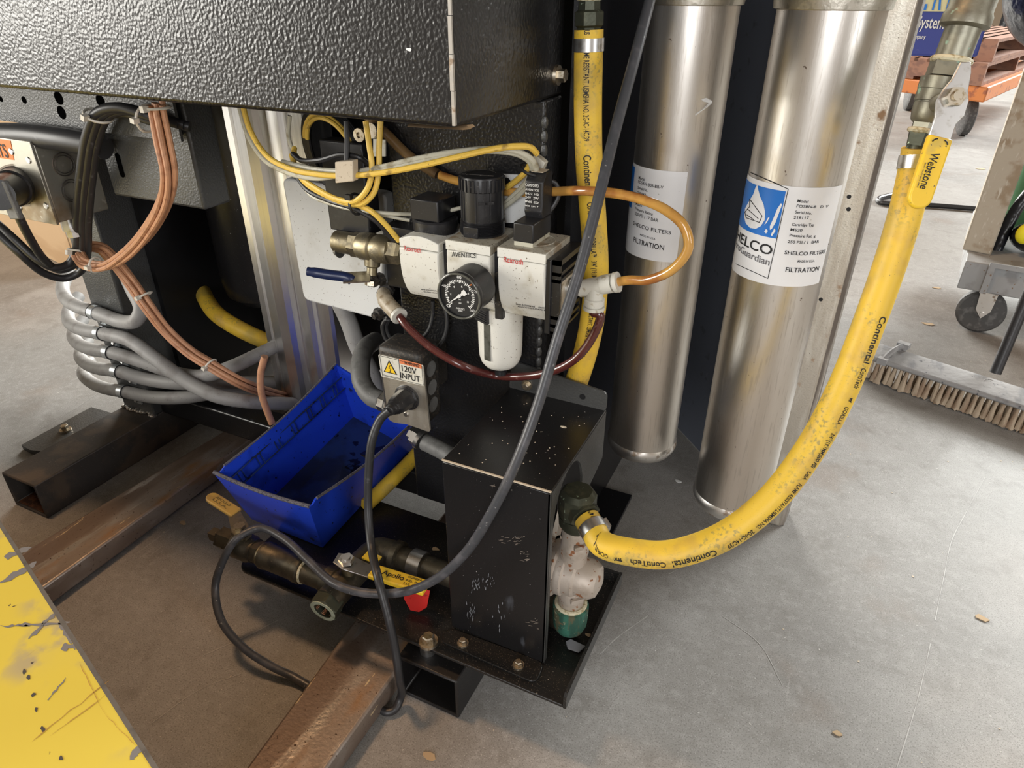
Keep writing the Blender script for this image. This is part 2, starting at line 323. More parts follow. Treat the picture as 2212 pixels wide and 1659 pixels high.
mat('bristle', (.42, .335, .24), .8, 0, [('noise', (60, 60, 8), .45, .65, (.30, .21, .14))])
mat('cart_paint', (.30, .31, .315), .6, 0, [('noise', 20, .5, .66, (.22, .22, .22)), ('noise', 60, .66, .72, (.18, .11, .06))], [('noise', 60, .2, .002)])
mat('post_board', (.40, .36, .29), .8, 0, [('noise', 20, .5, .66, (.28, .22, .15)), ('noise', 9, .6, .68, (.22, .12, .06)), ('noise', (120, 120, 30), .6, .7, (.50, .47, .40))], [('noise', 90, .4, .002)])
mat('green_paint', (.035, .14, .05), .5); mat('pallet_wood', (.30, .15, .095), .75, 0, [('noise', (4, 30, 30), .45, .65, (.20, .10, .07))])
mat('orange_paint', (.62, .20, .05), .5, 0, [('noise', 20, .55, .7, (.34, .10, .04))]); mat('box_blue', (.035, .05, .26), .5, 0, [('noise', 25, .6, .72, (.07, .08, .28))]); mat('box_cream', (.62, .58, .34), .5); mat('tarp_black', (.012, .013, .017), .3, 0, [], [('noise', 12, .9, .02)])
mat('cardboard', (.50, .34, .19), .8, 0, [('noise', (3, 3, 14), .45, .65, (.42, .27, .14))]); mat('carton_teal', (.03, .09, .10), .6)
mat('tire', (.07, .068, .066), .7, 0, [('noise', 60, .5, .7, (.14, .135, .13))]); mat('wood_chip', (.45, .33, .2), .8); mat('tape_grey', (.20, .21, .23), .5)
mat('bright_yellow', (.80, .70, .02), .4); mat('tie_white', (.62, .58, .50), .45); mat('tie_black', (.012, .012, .013), .4); mat('strap_steel', (.62, .66, .68), .35, .9)
# ================================================================== setting
m = M(); m.add([(-14, -8, 0), (14, -8, 0), (14, 22, 0), (-14, 22, 0)], [[0, 1, 2, 3]])
fl = mk('floor', m, 'concrete', smooth=0, kind='structure')
def bolt(parent, p, axis, r, h, mt='zinc_yellow', washer=True, name='bolt'):
    m = M(); a = V(axis).normalized(); p = V(p)
    if washer: m.lathe(p, a, [(0, r * 1.55), (h * .28, r * 1.5)], 20)
    m.lathe(p + a * h * .2, a, [(0, r), (h * .7, r), (h * .8, r * .8)], 6, .3)
    return mk(name, m, mt, parent)
# ------------------------------------------------ skid frame
sk = thing('skid_frame', 'black welded skid frame of square steel tubes lying on the floor', 'frame', (-.75, .8, 0))
def sqtube(x0, x1, y0, y1, z0, z1, t=.005):
    m = M(); o = [(x0, z0), (x1, z0), (x1, z1), (x0, z1)]; i = [(x0 + t, z0 + t), (x1 - t, z0 + t), (x1 - t, z1 - t), (x0 + t, z1 - t)]
    vs = [(a, y0, b) for a, b in o] + [(a, y0, b) for a, b in i] + [(a, y1, b) for a, b in o] + [(a, y1, b) for a, b in i]; fs = []
    for k in range(4):
        j = (k + 1) % 4; fs += [[k, j, 4 + j, 4 + k], [8 + k, 8 + j, 12 + j, 12 + k], [k, j, 8 + j, 8 + k], [4 + k, 4 + j, 12 + j, 12 + k]]
    return m.add(vs, fs)
mk('skid_tube', sqtube(-.399, -.307, .486, 1.70, 0, .076), 'tube_black', sk, bevel=.003)
mk('skid_tube', sqtube(-1.287, -1.192, .508, 1.70, 0, .076), 'mill_scale', sk, bevel=.003)
mk('rust_patch', M().box(-1.281, -1.198, .512, .70, .0052, .0062), 'rust', sk, label='orange rust inside the open tube end')
ap = mk('anchor_plate', M().prism([at(50, 970, z=.001), at(68, 981, z=.001), V((-1.287, .66, .001)), V((-1.287, .80, .001)), at(225, 895, z=.001), at(200, 888, z=.001)], (0, 0, .011)), 'powder_grey', sk)
bolt(ap, at(142, 930, z=.012), (0, 0, 1), .008, .014)
mk('anchor_plate', M().box(-.307, -.231, .90, 1.034, .001, .010), 'satin_black', sk, bevel=.001)
mk('cross_rail', M().box(-1.19, -.40, .785, .835, .076, .127), 'satin_black', sk, bevel=.004)
# post standing on the far tube, front face carries the conduits
mk('corner_post', M().box(-1.285, -1.192, .768, .862, .076, .749), 'powder_grey', sk, bevel=.003)
m = M()
for i in range(14): m.ball((-1.283 + i * .007, .766 + random.uniform(-.004, .004), .079), random.uniform(.004, .008), 1, 1, .6, 8, 5)
mk('weld_bead', m, 'rim_steel', sk)
# ------------------------------------------------ machine cabinet overhead
cb = thing('machine_cabinet', 'black textured sheet metal cabinet overhanging the machine front', 'cabinet', (-1.2, .65, .75))
mk('cabinet_shell', M().box(-2.3, -.305, .53, .775, .75, 1.45), 'powder_black', cb, bevel=.004)
mk('gasket_strip', M().prism([at(880, 274, y=.545), at(1000, 281, y=.545), at(1012, 275, y=.56), at(1008, 270, y=.56), at(880, 268, y=.56)], (0, .012, -.001)), 'cardboard', cb, label='thin tan gasket strip under the edge')
bolt(cb, (-.305, .755, .772), (1, 0, 0), .007, .012)
m = M()
for i in range(26):
    z = .752 + i * .0275; m.box(-.3052 - random.uniform(.0015, .003), -.3042, .5285, .5305 + random.uniform(.0, .002), z, z + .027)
mk('worn_edge', m, 'rim_steel', cb, label='worn pale corner edge')
q = at(883, 107, y=.5297); mk('paint_chip', M().add([q + V((math.cos(a) * .0026 * (1.0 + .3 * math.sin(k * 2.3)), 0, math.sin(a) * .0016 * (1.0 + .3 * math.cos(k * 1.7)))) for k, a in enumerate([i * math.pi / 4 for i in range(8)])], [list(range(8))]), 'label_white', cb, smooth=0, label='small white paint chip')
# body of the machine behind the cabinet
mb = thing('machine_housing', 'dark machine housing filling the space behind the cabinet', 'machine', (-.8, 1.2, .13))
mk('side_panel', M().box(-.296, -.288, .776, 1.62, .0, 1.6), 'satin_black', mb)
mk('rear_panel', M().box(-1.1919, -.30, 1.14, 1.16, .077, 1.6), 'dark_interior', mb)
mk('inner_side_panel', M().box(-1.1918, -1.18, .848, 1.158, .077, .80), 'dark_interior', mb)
mk('top_panel', M().box(-1.9, -.30, .78, 1.62, 1.45, 1.6), 'powder_black', mb)
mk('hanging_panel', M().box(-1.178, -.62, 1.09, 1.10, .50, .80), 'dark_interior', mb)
# ------------------------------------------------ support column
co = thing('support_column', 'black textured steel column carrying the white air regulators', 'column', (-.41, .75, .127))
mk('column_body', M().box(-.516, -.305, .727, .776, .132, .75), 'powder_black', co, bevel=.003)
m = M()
for i in range(40):
    z = .15 + i * .0148; m.ball((-.3055, .7275, z), .0042, 1, 1, 1.7, 8, 5)
mk('weld_bead', m, 'powder_grey', co)
# ------------------------------------------------ perforated rail and slotted enclosure under the cabinet
pr = thing('perforated_rail', 'grey textured rail with round holes under the cabinet', 'rail', (-1.15, .63, .70))
zb = at(100, 272, y=.63).z
def plate_holes(x0, x1, z0, z1, y, t, holes, mt, parent, name):
    me = M(); me.box(x0, x1, y, y + t, z0, z1); o = mk(name, me, mt, parent)
    for hx, hz, hr in holes:
        h = M(); h.lathe((hx, y + .004, hz), (0, -1, 0), [(0, hr), (.0043, hr)], 20); mk('hole', h, 'void', o)
    return o
hh = []
for px, py, r in ((133, 243, .0085), (127, 212, .0085), (52, 216, .005), (217, 218, .008), (2, 214, .004)):
    q = at(px, py, y=.63); hh.append((q.x, q.z, r))
plate_holes(-1.75, -.76, zb, .749, .63, .004, hh, 'powder_grey', pr, 'rail_web')
en = thing('slotted_enclosure', 'small dark grey textured enclosure with a vertical slot', 'enclosure', (-.86, .70, .59))
ex0 = at(250, 435, y=.645).x; ex1 = at(443, 455, y=.645).x; ez = at(443, 455, y=.645).z
mk('enclosure_shell', M().box(ex0, ex1, .645, at(500, 432, x=ex1).y, ez, .749), 'powder_grey', en, bevel=.004)
q0, q1 = at(253, 338, y=.644), at(266, 377, y=.644)
mk('slot', M().prism([(q0.x + math.cos(a) * .0045, .6446, (q0.z if a < math.pi else q1.z) + math.sin(a) * .0045) for a in [math.pi * i / 8 for i in range(9)]] + [(q0.x + math.cos(a) * .0045, .6446, q1.z + math.sin(a) * .0045) for a in [math.pi + math.pi * i / 8 for i in range(9)]], (0, -.0006, 0)), 'void', en)
# ------------------------------------------------ far dark tank and yellow hose inside
tk = thing('black_tank', 'tall black drum standing in the dark recess', 'tank', (-1.055, 1.0, .127))
mk('tank_shell', M().lathe((-1.055, 1.0, .28), (0, 0, 1), [(0, .05), (.02, .075), (.05, .082), (.5, .082)], 40), 'satin_black', tk)
ph = spline([at(425, 585, y=1.02), at(438, 632, y=.95), at(470, 680, y=.90), at(520, 712, y=.90), at(580, 740, y=.93), at(640, 765, y=1.0)])
tag(mk('yellow_hose', M().tube(ph, .017, 16), 'hose_yellow'), 'short yellow hose curving in the dark behind the aluminium profile', 'hose')
# ------------------------------------------------ aluminium profile
al = thing('aluminium_profile', 'tall silver extruded aluminium profile behind the blue bin', 'profile', (-.88, .93, .077))
xs = [(-.868, .812), (-.864, .802), (-.852, .802), (-.850, .806), (-.846, .806), (-.844, .800), (-.835, .792), (-.812, .786), (-.795, .790), (-.788, .797), (-.785, .806), (-.778, .806), (-.776, .799), (-.766, .795), (-.752, .795), (-.745, .800), (-.743, .807), (-.737, .807), (-.735, .801), (-.712, .801), (-.708, .806), (-.708, .86), (-.868, .86)]
mk('extrusion', M().prism([(x * 1.125, .90 + (y - .80) * 1.1, .077) for x, y in xs], (0, 0, .672)), 'aluminium', al, smooth=25)
# ------------------------------------------------ grey cover plate left of the regulators
gp = thing('grey_cover_plate', 'light grey speckled metal cover plate with rounded corners', 'plate', (-.64, .75, .43))
c = [at(608, 384, y=.75), at(834, 420, y=.75), at(824, 692, y=.75), at(656, 648, y=.75)]
def rounded(cs, r=.01, n=5):
    out = []
    for i, q in enumerate(cs):
        a = (cs[i - 1] - q).normalized(); b = (cs[(i + 1) % len(cs)] - q).normalized()
        for k in range(n + 1):
            t = k / n; out.append(q + a * r * (1 - t) ** 2 + b * r * t ** 2)
    return out
mk('plate', M().prism(rounded(c, .012), (0, .022, 0)), 'plate_grey', gp, bevel=.003)
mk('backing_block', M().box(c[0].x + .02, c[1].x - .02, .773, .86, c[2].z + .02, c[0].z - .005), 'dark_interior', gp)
# ------------------------------------------------ side strut, navy panel, filter housings
np_ = thing('navy_backing_panel', 'dark navy painted sheet panel standing behind the steel filters', 'panel', (-.12, 1.2, 0))
a0, a1 = V((-.287, 1.40, .004)), V((-.012, 1.098, .004)); nrm = V((a1.y - a0.y, -(a1.x - a0.x), 0)).normalized() * -.012
mk('panel_sheet', M().prism([a0, a1, a1 + nrm, a0 + nrm], (0, 0, 1.5)), 'navy_panel', np_)
sp = thing('steel_post', 'bare scratched steel post on the right of the filter housings', 'post', (.015, 1.10, 0))
mk('post_shell', M().prism([(-.022, 1.085, .001), (-.012, 1.073, .001), (.038, 1.073, .001), (.042, 1.115, .001), (.0, 1.125, .001)], (0, 0, 1.5)), 'bare_steel', sp, bevel=.003)
mk('edge_strip', M().prism([(.0382, 1.078, .001), (.0445, 1.082, .001), (.049, 1.122, .001), (.0425, 1.120, .001)], (0, 0, 1.5)), 'post_edge', sp, label='brown edge strip')
for px, py in ((1773, 647), (1833, 452), (1834, 425)):
    q = at(px, py, y=1.0728); mk('hole', M().lathe(q, (0, -1, 0), [(0, .003), (.0004, .003)], 12), 'ink', sp)
def housing(cx, cy, rad, zb, zr, label):
    t = thing('filter_housing', label, 'filter', (cx, cy, zb), 'stainless filter housings')
    mk('cylinder', M().lathe((cx, cy, zb + .012), (0, 0, 1), [(0, rad), (1.0 - zb, rad)], 64), 'stainless', t)
    mk('bottom_cap', M().lathe((cx, cy, zb), (0, 0, 1), [(-.012, rad * .6), (-.008, rad * .93), (-.002, rad * 1.0), (.004, rad * 1.035), (.010, rad * 1.03), (.013, rad * 1.0), (.016, rad * .98)], 64), 'rim_steel', t)
    mk('clamp_ring', M().lathe((cx, cy, zr), (0, 0, 1), [(0, rad * 1.01), (.001, rad * 1.07), (.014, rad * 1.10), (.03, rad * 1.10), (.034, rad * 1.0)], 64), 'cast_cap', t)
    return t
C1 = (-.193, .886, .0515); C2 = (-.0445, .832, .0515)
h1 = housing(*C1, at(1388, 945, x=C1[0]).z - .004, .8385, 'rear stainless steel filter housing with a plain white text label')
h2 = housing(*C2, at(1590, 1028, x=C2[0]).z - .004, .8365, 'front stainless steel filter housing with a blue water drop label')
def cylpatch(c, t0, t1, z0, z1, dr, n=28, tilt=0):
    m = M(); vs = []; fs = []
    for i in range(n + 1):
        th = t0 + (t1 - t0) * i / n
        for z in (z0, z1): vs.append((c[0] + math.cos(th) * (c[2] + dr), c[1] + math.sin(th) * (c[2] + dr), z))
    for i in range(n): fs.append([2 * i, 2 * i + 2, 2 * i + 3, 2 * i + 1])
    return m.add(vs, fs)
def cyltext(s, c, pl, pr, hpx, mt, parent, dr=.0012):
    (t0, z0), (t1, z1) = at_cyl(*pl, *c), at_cyl(*pr, *c); _, zt = at_cyl(pl[0], pl[1] - hpx, *c); h = abs(zt - z0)
    def f(u, v):
        th = t0 + (t1 - t0) * u; return V((c[0] + math.cos(th) * (c[2] + dr), c[1] + math.sin(th) * (c[2] + dr), z0 + (z1 - z0) * u + h * v))
    return lettering(s, f, mt, parent)
# rear label
tr, zt = at_cyl(1486, 371, *C1); tb, zb2 = at_cyl(1463, 566, *C1); _, ztt = at_cyl(1371, 345, *C1)
L1 = mk('label_sticker', cylpatch(C1, tr - .0, tr - 2.3, zb2, zt, .0006), 'label_white', h1, label='white text label')
lt, _ = at_cyl(1374, 360, *C1); mk('label_picture', cylpatch(C1, lt - .02, tr - 1.9, zt - .055, zt - .004, .0009), 'blue_print', L1)
for s, pl, pr, h in (('Model', (1381, 386), (1394, 391), 7), ('FOSRN-806-BR-V', (1380, 395), (1433, 408), 7), ('Serial No.', (1379, 407), (1400, 414), 6), ('220043', (1378, 418), (1396, 424), 6), ('MS20', (1375, 442), (1388, 447), 6), ('Pressure Rating', (1374, 452), (1411, 465), 6), ('250 PSI / 17 BAR', (1373, 463), (1422, 479), 7), ('SHELCO FILTERS', (1369, 484), (1449, 506), 8), ('MADE IN U.S.A.', (1384, 508), (1417, 518), 4), ('FILTRATION', (1370, 521), (1434, 540), 11)):
    cyltext(s, C1, pl, pr, h, 'ink', L1)
q = [at_cyl(*p, *C1) for p in ((1514, 214), (1525, 211), (1538, 218), (1537, 223), (1525, 233), (1502, 250), (1501, 247), (1524, 229), (1530, 222), (1518, 219))]
mk('chalk_mark', M().add([(C1[0] + math.cos(t) * (C1[2] + .0007), C1[1] + math.sin(t) * (C1[2] + .0007), z) for t, z in q], [list(range(10))]), 'white_ink', h1, smooth=0, label='white hand-drawn mark')
# front label
ta, za = at_cyl(1819, 399, *C2); tb, zb3 = at_cyl(1768, 610, *C2); tl, _ = at_cyl(1604, 560, *C2)
L2 = mk('label_sticker', cylpatch(C2, ta, tl - .9, zb3, za, .0006), 'label_white', h2, label='white label with a blue panel')
tbl, zbl = at_cyl(1698, 413, *C2); _, zbb = at_cyl(1676, 515, *C2); tb0, _ = at_cyl(1612, 450, *C2)
mk('label_picture', cylpatch(C2, tbl, tb0 - .5, zbb, zbl, .0009), 'blue_print', L2, label='blue picture panel')
def cp(px, py, dr): t, z = at_cyl(px, py, *C2); return V((C2[0] + math.cos(t) * (C2[2] + dr), C2[1] + math.sin(t) * (C2[2] + dr), z))
def cpoly(pts, mt, name, dr=.0013):
    m = M(); n = len(pts); cx_ = sum(p[0] for p in pts) / n; cy_ = sum(p[1] for p in pts) / n; P = []
    for k in (1, .66, .33): P += [cp(cx_ + (p[0] - cx_) * k, cy_ + (p[1] - cy_) * k, dr) for p in pts]
    P.append(cp(cx_, cy_, dr)); f = []
    for r_ in range(2):
        for i in range(n): f.append([r_ * n + i, r_ * n + (i + 1) % n, (r_ + 1) * n + (i + 1) % n, (r_ + 1) * n + i])
    for i in range(n): f.append([2 * n + i, 2 * n + (i + 1) % n, 3 * n])
    m.add(P, f); return mk(name, m, mt, L2, smooth=0)
cpoly([(1638, 398), (1640, 410), (1644, 425), (1651, 441), (1654, 458), (1653, 475), (1645, 488), (1634, 494), (1622, 492), (1613, 482), (1610, 468), (1612, 450), (1620, 435), (1629, 420), (1634, 405)], 'label_white', 'water_drop')
for a_, b_ in (((1622, 430), (1648, 466)), ((1648, 466), (1642, 480)), ((1642, 480), (1614, 470)), ((1614, 470), (1612, 458)), ((1612, 458), (1622, 446)), ((1622, 446), (1622, 430)), ((1618, 452), (1640, 472)), ((1616, 464), (1630, 474))):
    mk('sketch_line', M().tube([cp(a_[0] + (b_[0] - a_[0]) * t / 4, a_[1] + (b_[1] - a_[1]) * t / 4, .0015) for t in range(5)], .0004, 5), 'ink', L2)
for pts in ([(1688, 438), (1690, 442), (1684, 458), (1676, 480), (1668, 494), (1664, 496), (1664, 488), (1672, 470), (1680, 450)], [(1660, 470), (1664, 468), (1658, 480), (1652, 486)], [(1674, 492), (1676, 498), (1668, 510), (1666, 506)], [(1656, 494), (1660, 498), (1656, 504), (1652, 500)]): cpoly(pts, 'label_white', 'splash')
cyltext('SHELCO', C2, (1590, 508), (1667, 551), 20, 'ink', L2); cyltext('MicroGuardian', C2, (1574, 522), (1662, 573), 14, 'grey_ink', L2)
for a_, b_ in (((1623, 373), (1703, 408)), ((1703, 408), (1659, 601)), ((1659, 601), (1591, 570))):
    mk('border_line', M().tube([cp(a_[0] + (b_[0] - a_[0]) * t / 12, a_[1] + (b_[1] - a_[1]) * t / 12, .0008) for t in range(13)], .0004, 5), 'ink', L2)
for s, pl, pr, h in (('Model', (1722, 436), (1745, 438), 6), ('FOSBN-8   D  V', (1720, 447), (1787, 448), 6), ('Serial No.', (1717, 460), (1752, 463), 6), ('218117', (1714, 472), (1746, 473), 6), ('Cartridge Typ', (1710, 487), (1757, 488), 6), ('MS20', (1707, 498), (1732, 500), 6), ('Pressure Rat  g', (1705, 510), (1760, 512), 6), ('250 PSI / 1  BAR', (1701, 524), (1767, 524), 6), ('SHELCO FILTERS', (1694, 548), (1780, 546), 8), ('MADE IN U.S.A.', (1722, 566), (1758, 565), 5), ('FILTRATION', (1696, 586), (1766, 584), 10)):
    cyltext(s, C2, pl, pr, h, 'ink', L2)
# ================================================================== drip tray and pump cover
ZT = .103
ty = thing('drip_tray', 'black steel drip tray with upturned lips under the valves', 'tray', (-.43, .6, .098))
x0, x1, y0, y1 = -.692, -.165, .497, .718
pl = [(x0 + .02 * (1 - math.cos(a)), y0 + .02 * (1 - math.sin(a))) for a in [math.pi / 2 * i / 6 for i in range(7)]]
pl = [(x0, y1)] + pl + [(x1, y0), (x1, y1)]
mk('tray_sheet', M().prism([(a, b, .098) for a, b in pl], (0, 0, .005)), 'tray_black', ty, bevel=.001)
mk('tray_lip', M().prism([(x1, y0, .098), (x1, y1, .098), (x1, y1, .123), (x1, y0 + .004, .123), (x1, y0, .119)], (.004, 0, 0)), 'tray_black', ty)
mk('tray_lip', M().box(-.31, x1, y1 - .004, y1, .1035, .122), 'tray_black', ty)
b = bolt(ty, at(926, 1388, z=ZT), (0, 0, 1), .0085, .014)
mk('spacer', M().cyl((-.366, .512, .0762), (-.366, .512, .0978), .011, n=24), 'zinc', ty)
cv = thing('pump_cover', 'black bent sheet metal cover in front of the column with scuffed front', 'cover', (-.275, .63, ZT))
CX0, CX1, CY0, CY1, CZ = -.344, -.208, .54, .7255, .381
mk('front_panel', M().box(CX0, CX1, CY0, CY0 + .003, ZT + .003, CZ), 'satin_black', cv, bevel=.001)
mk('top_panel', M().box(CX0, CX1, CY0, CY1, CZ, CZ + .003), 'satin_black', cv, bevel=.001)
fp = [V((CX0 - .002, CY1, CZ)), V((CX1, CY1, CZ)), V((CX1, CY1, CZ + .030)), V((CX0 + .002, CY1, CZ + .045))]
mk('rear_flange', M().prism(rounded(fp, .008), (0, -.003, 0)), 'powder_grey', cv)
q = at(1139, 831, y=CY1 - .003); bolt(cv, q, (0, -1, 0), .005, .008)
q = at(1258, 857, y=CY1 - .0032); mk('hole', M().lathe(q, (0, -1, 0), [(0, .004), (.0004, .004)], 14), 'dark_interior', cv)
sk_ = [(CY0, CZ), (CY1, CZ), (CY1, .308), (.652, .290)]
arc = [(.598 + .048 * math.cos(a), .318 + .062 * math.sin(a)) for a in [math.pi * i / 12 for i in range(13)]]
poly = [(CY0, CZ), (CY1, CZ), (CY1, .308), (.652, .288)] + [(y, z) for y, z in arc] + [(.55, .26), (.548, ZT + .004), (CY0, ZT + .004)]
mk('side_skirt', M().prism([(CX1, y, z) for y, z in poly], (-.003, 0, 0)), 'powder_grey', cv)
ff = [V((CX0 - .012, .513, ZT)), V((CX1 + .002, .513, ZT)), V((CX1 + .002, CY0 + .002, ZT)), V((CX0 - .012, CY0 + .002, ZT))]
ff = [at(948, 1387, z=ZT), at(1158, 1480, z=ZT), at(1176, 1434, z=ZT), at(972, 1358, z=ZT)]
mk('foot_flange', M().prism(rounded(ff, .012), (0, 0, .003)), 'tray_black', cv, bevel=.0007)
for px, py in ((1000, 1391), (1120, 1438)): bolt(cv, at(px, py, z=ZT + .003), (0, 0, 1), .005, .009, washer=True)
m = M(); m.box(CX0, CX1, CY0 - .0006, CY0 + .0012, CZ + .0018, CZ + .0036)
mk('worn_edge', m, 'foam_beige', cv, label='scuffed pale front edge')
random.seed(11)
def scuff(pts, wd, mt='tape_grey'):
    m = M()
    for px, py, n, spread, vert in pts:
        for i in range(n):
            c_ = at(px + random.gauss(0, spread), py + random.gauss(0, spread * (2.2 if vert else .7)), y=CY0 - .0004)
            a = random.uniform(.0002, wd * .5); l = random.uniform(.0008, wd * (3.2 if vert else 2.6)); k = random.uniform(-.3, .3) if vert else random.uniform(.6, 1.6)
            dx, dz = math.sin(k), math.cos(k); px_, pz_ = dz, -dx
            P = [c_ + V((dx * l * math.cos(q) + px_ * a * math.sin(q), 0, dz * l * math.cos(q) + pz_ * a * math.sin(q))) * 1.0 for q in [k_ * math.pi / 3 for k_ in range(6)]]
            m.add(P, [list(range(6))])
    return mk('paint_scuff', m, mt, cv, smooth=0, kind='stuff')
scuff([(1030, 1260, 26, 7, True), (1018, 1330, 18, 5, True), (1060, 1255, 12, 5, True), (1075, 1325, 8, 8, True)], .0014)
scuff([(1120, 1170, 16, 7, False), (1135, 1198, 10, 9, False), (1088, 1165, 7, 5, False), (1160, 1345, 9, 8, False), (1065, 1050, 6, 4, False)], .0016, 'rim_steel')
m = M(); random.seed(3)
for i in range(46):
    q = V((random.uniform(CX0 + .01, CX1 - .01), random.uniform(CY0 + .01, CY1 - .03), CZ + .0034)); r_ = random.uniform(.0004, .0011)
    m.lathe(q, (0, 0, 1), [(0, r_), (.0004, r_ * .6)], 6)
q = at(1217, 922, z=CZ + .0034); m.ball(q, .003, 1.5, .7, .3, 8, 5)
mk('dust_fleck', m, 'foam_beige', cv, kind='stuff')
# ================================================================== water pump / regulator body on the tray
pu = thing('water_regulator', 'rust-spotted cast metal water regulator with green corroded elbows', 'regulator', (-.19, .60, ZT))
px_, py_ = -.197, .599
mk('bottom_elbow', M().tube(spline([(px_ - .05, py_ + .01, .128), (px_ - .02, py_ + .005, .126), (px_, py_, .132), (px_, py_, .158)], 6), .0185, 20), 'brass_dark', pu)
mk('elbow_collar', M().lathe((px_, py_, .128), (0, 0, 1), [(-.018, .010), (-.010, .019), (0, .0225), (.02, .0235), (.032, .0235), (.034, .02)], 28), 'verdigris', pu, label='green corroded collar')
mk('sealant_ring', M().torus((px_, py_, .163), (0, 0, 1), .0185, .003), 'pipe_dope', pu)
bd = mk('regulator_body', M().lathe((px_, py_, .16), (0, 0, 1), [(0, .0165), (.012, .0165), (.014, .0175), (.022, .0175), (.026, .0165), (.09, .0165), (.094, .0178), (.104, .0178), (.106, .0165), (.135, .0165)], 32).lathe((px_ - .03, py_, .215), (1, 0, 0), [(0, .036), (.010, .036), (.013, .0315), (.022, .0315), (.024, .029), (.036, .0285), (.039, .0255), (.056, .0250), (.064, .020), (.068, .008)], 36), 'pump_cast', pu)
mk('mounting_flange', M().lathe((px_ - .036, py_, .215), (1, 0, 0), [(0, .040), (.006, .040)], 40).obox((px_ - .033, py_ - .03, .17), (0, -.55, -.83), (0, .83, -.55), .025, .010, .003).obox((px_ - .033, py_ + .03, .26), (0, .55, .83), (0, .83, -.55), .025, .010, .003), 'pump_cast', pu)
for z in (.185, .275): mk('cast_rib', M().obox((px_ + .012, py_ - .014, z), (.7, .7, 0), (0, 0, 1), .008, .003, .002), 'pump_cast', pu)
mk('top_elbow', M().lathe((px_, py_, .292), (0, 0, 1), [(0, .017), (.006, .021), (.02, .022)], 24).lathe((px_, py_, .312), (0, 0, 1), [(0, .0225), (.03, .0225), (.036, .017)], 8, .39), 'green_brass', pu)
mk('sealant_ring', M().torus((px_, py_, .299), (0, 0, 1), .017, .0028), 'pipe_dope', pu)
# ================================================================== yellow hoses
HR = .0152
H0 = V((px_, py_, .328)); H1 = at(1300, 1174, d=.765); HD = (H1 - H0).normalized()
mk('hose_barb', M().lathe(H0, HD, [(0, .019), (.020, .019), (.021, .013), (.04, .012)], 8, .3), 'green_brass', pu)
hp = spline([H0 + HD * .023, H0 + HD * .04, H1, at(1370, 1194, d=.745), at(1450, 1197, d=.732), at(1560, 1160, d=.722), at(1660, 1085, d=.712), at(1750, 970, d=.703), at(1820, 840, d=.692), at(1880, 690, d=.678), at(1938, 522, d=.66), at(1970, 405, d=.645), at(1984, 335, d=.637), at(1987, 318, d=.634)], 14)
yh = thing('yellow_water_hose', 'long yellow rubber hose sweeping from the regulator up to the yellow-handled valve', 'hose', hp[40])
mk('hose_body', M().tube(hp, HR, 28), 'hose_yellow', yh)
def clampband(parent, path, i, r, wd=.012):
    T = (path[i + 1] - path[i - 1]).normalized(); m = M().band(path[i], T, r + .0012, r - .002, wd)
    _, u, v = basis(T); m.obox(path[i] + T * wd / 2 + u * (r + .002), T, u, wd / 2, .0022, .006)
    return mk('hose_clamp', m, 'zinc', parent, label='silver band clamp')
clampband(yh, hp, 8, HR); clampband(yh, hp, len(hp) - 22, HR)
face = -_u * .62 + _r * .62
def hosetext(s, a, b, h, facing, parent, path, flip, mt='ink'):
    sa, sb = s_at(path, *a), s_at(path, *b)
    lettering(s, along(path, HR, min(sa, sb), h, facing, s, flip, abs(sb - sa)), mt, parent)
for s_, a, b, h in (('3/4"', (1240, 1165), (1222, 1150), .006), ('GORILLA', (1318, 1213), (1262, 1190), .0055), ('ContiTech', (1437, 1220), (1365, 1222), .007), ('Continental', (1548, 1192), (1457, 1218), .0085), ('2G-IC-14C/39', (1630, 1150), (1572, 1182), .006), ('USMSHA NO.', (1680, 1108), (1634, 1147), .0058), ('FLAME RESISTANT,', (1733, 1045), (1682, 1105), .0055), ('USA', (1748, 1020), (1737, 1037), .005), ('500 PSI', (1770, 985), (1751, 1013), .005), ('3/4" (19.1MM)', (1798, 935), (1772, 980), .005), ('GORILLA', (1830, 876), (1811, 915), .005), ('ContiTech', (1864, 800), (1846, 842), .006), ('Continental', (1908, 690), (1870, 782), .007)):
    hosetext(s_, a, b, h, face, yh, hp, True)
def emblem(a, b, h):          # small running-animal mark printed on the hose
    sa, sb = s_at(hp, *a), s_at(hp, *b); g = along(hp, HR, min(sa, sb), h, face, 'M', True, abs(sb - sa)); m = M()
    for poly in (((.1, .45), (.8, .5), (.85, .75), (.15, .75)), ((.75, .6), (.9, 1.0), (1.0, .85), (.88, .6)), ((.1, .0), (.2, .0), (.28, .5), (.12, .5)), ((.35, .05), (.45, .1), (.38, .5), (.27, .5)), ((.6, .0), (.7, .0), (.72, .5), (.6, .5)), ((.82, .1), (.9, .15), (.82, .55), (.72, .5)), ((.0, .8), (.05, .4), (.12, .5), (.14, .72))): m.add([g(u, v) for u, v in poly], [[0, 1, 2, 3]])
    mk('printed_emblem', m, 'ink', yh, smooth=0)
emblem((1350, 1219), (1332, 1216), .006); emblem((1838, 862), (1832, 872), .005)
vp = spline([at(1272, 64, y=.748), at(1271, 120, y=.748), at(1270, 240, y=.746), at(1273, 360, y=.745), at(1282, 480, y=.744), at(1287, 580, y=.742), at(1283, 660, y=.742), at(1272, 730, y=.742), at(1250, 810, y=.744), at(1215, 900, y=.747)], 12)
vh = thing('yellow_air_hose', 'yellow rubber hose hanging straight down beside the black column', 'hose', vp[50])
mk('hose_body', M().tube(vp, HR, 28), 'hose_yellow', vh)
clampband(vh, vp, 4, HR, .0125)
t0 = vp[0]; up = (vp[0] - vp[6]).normalized()
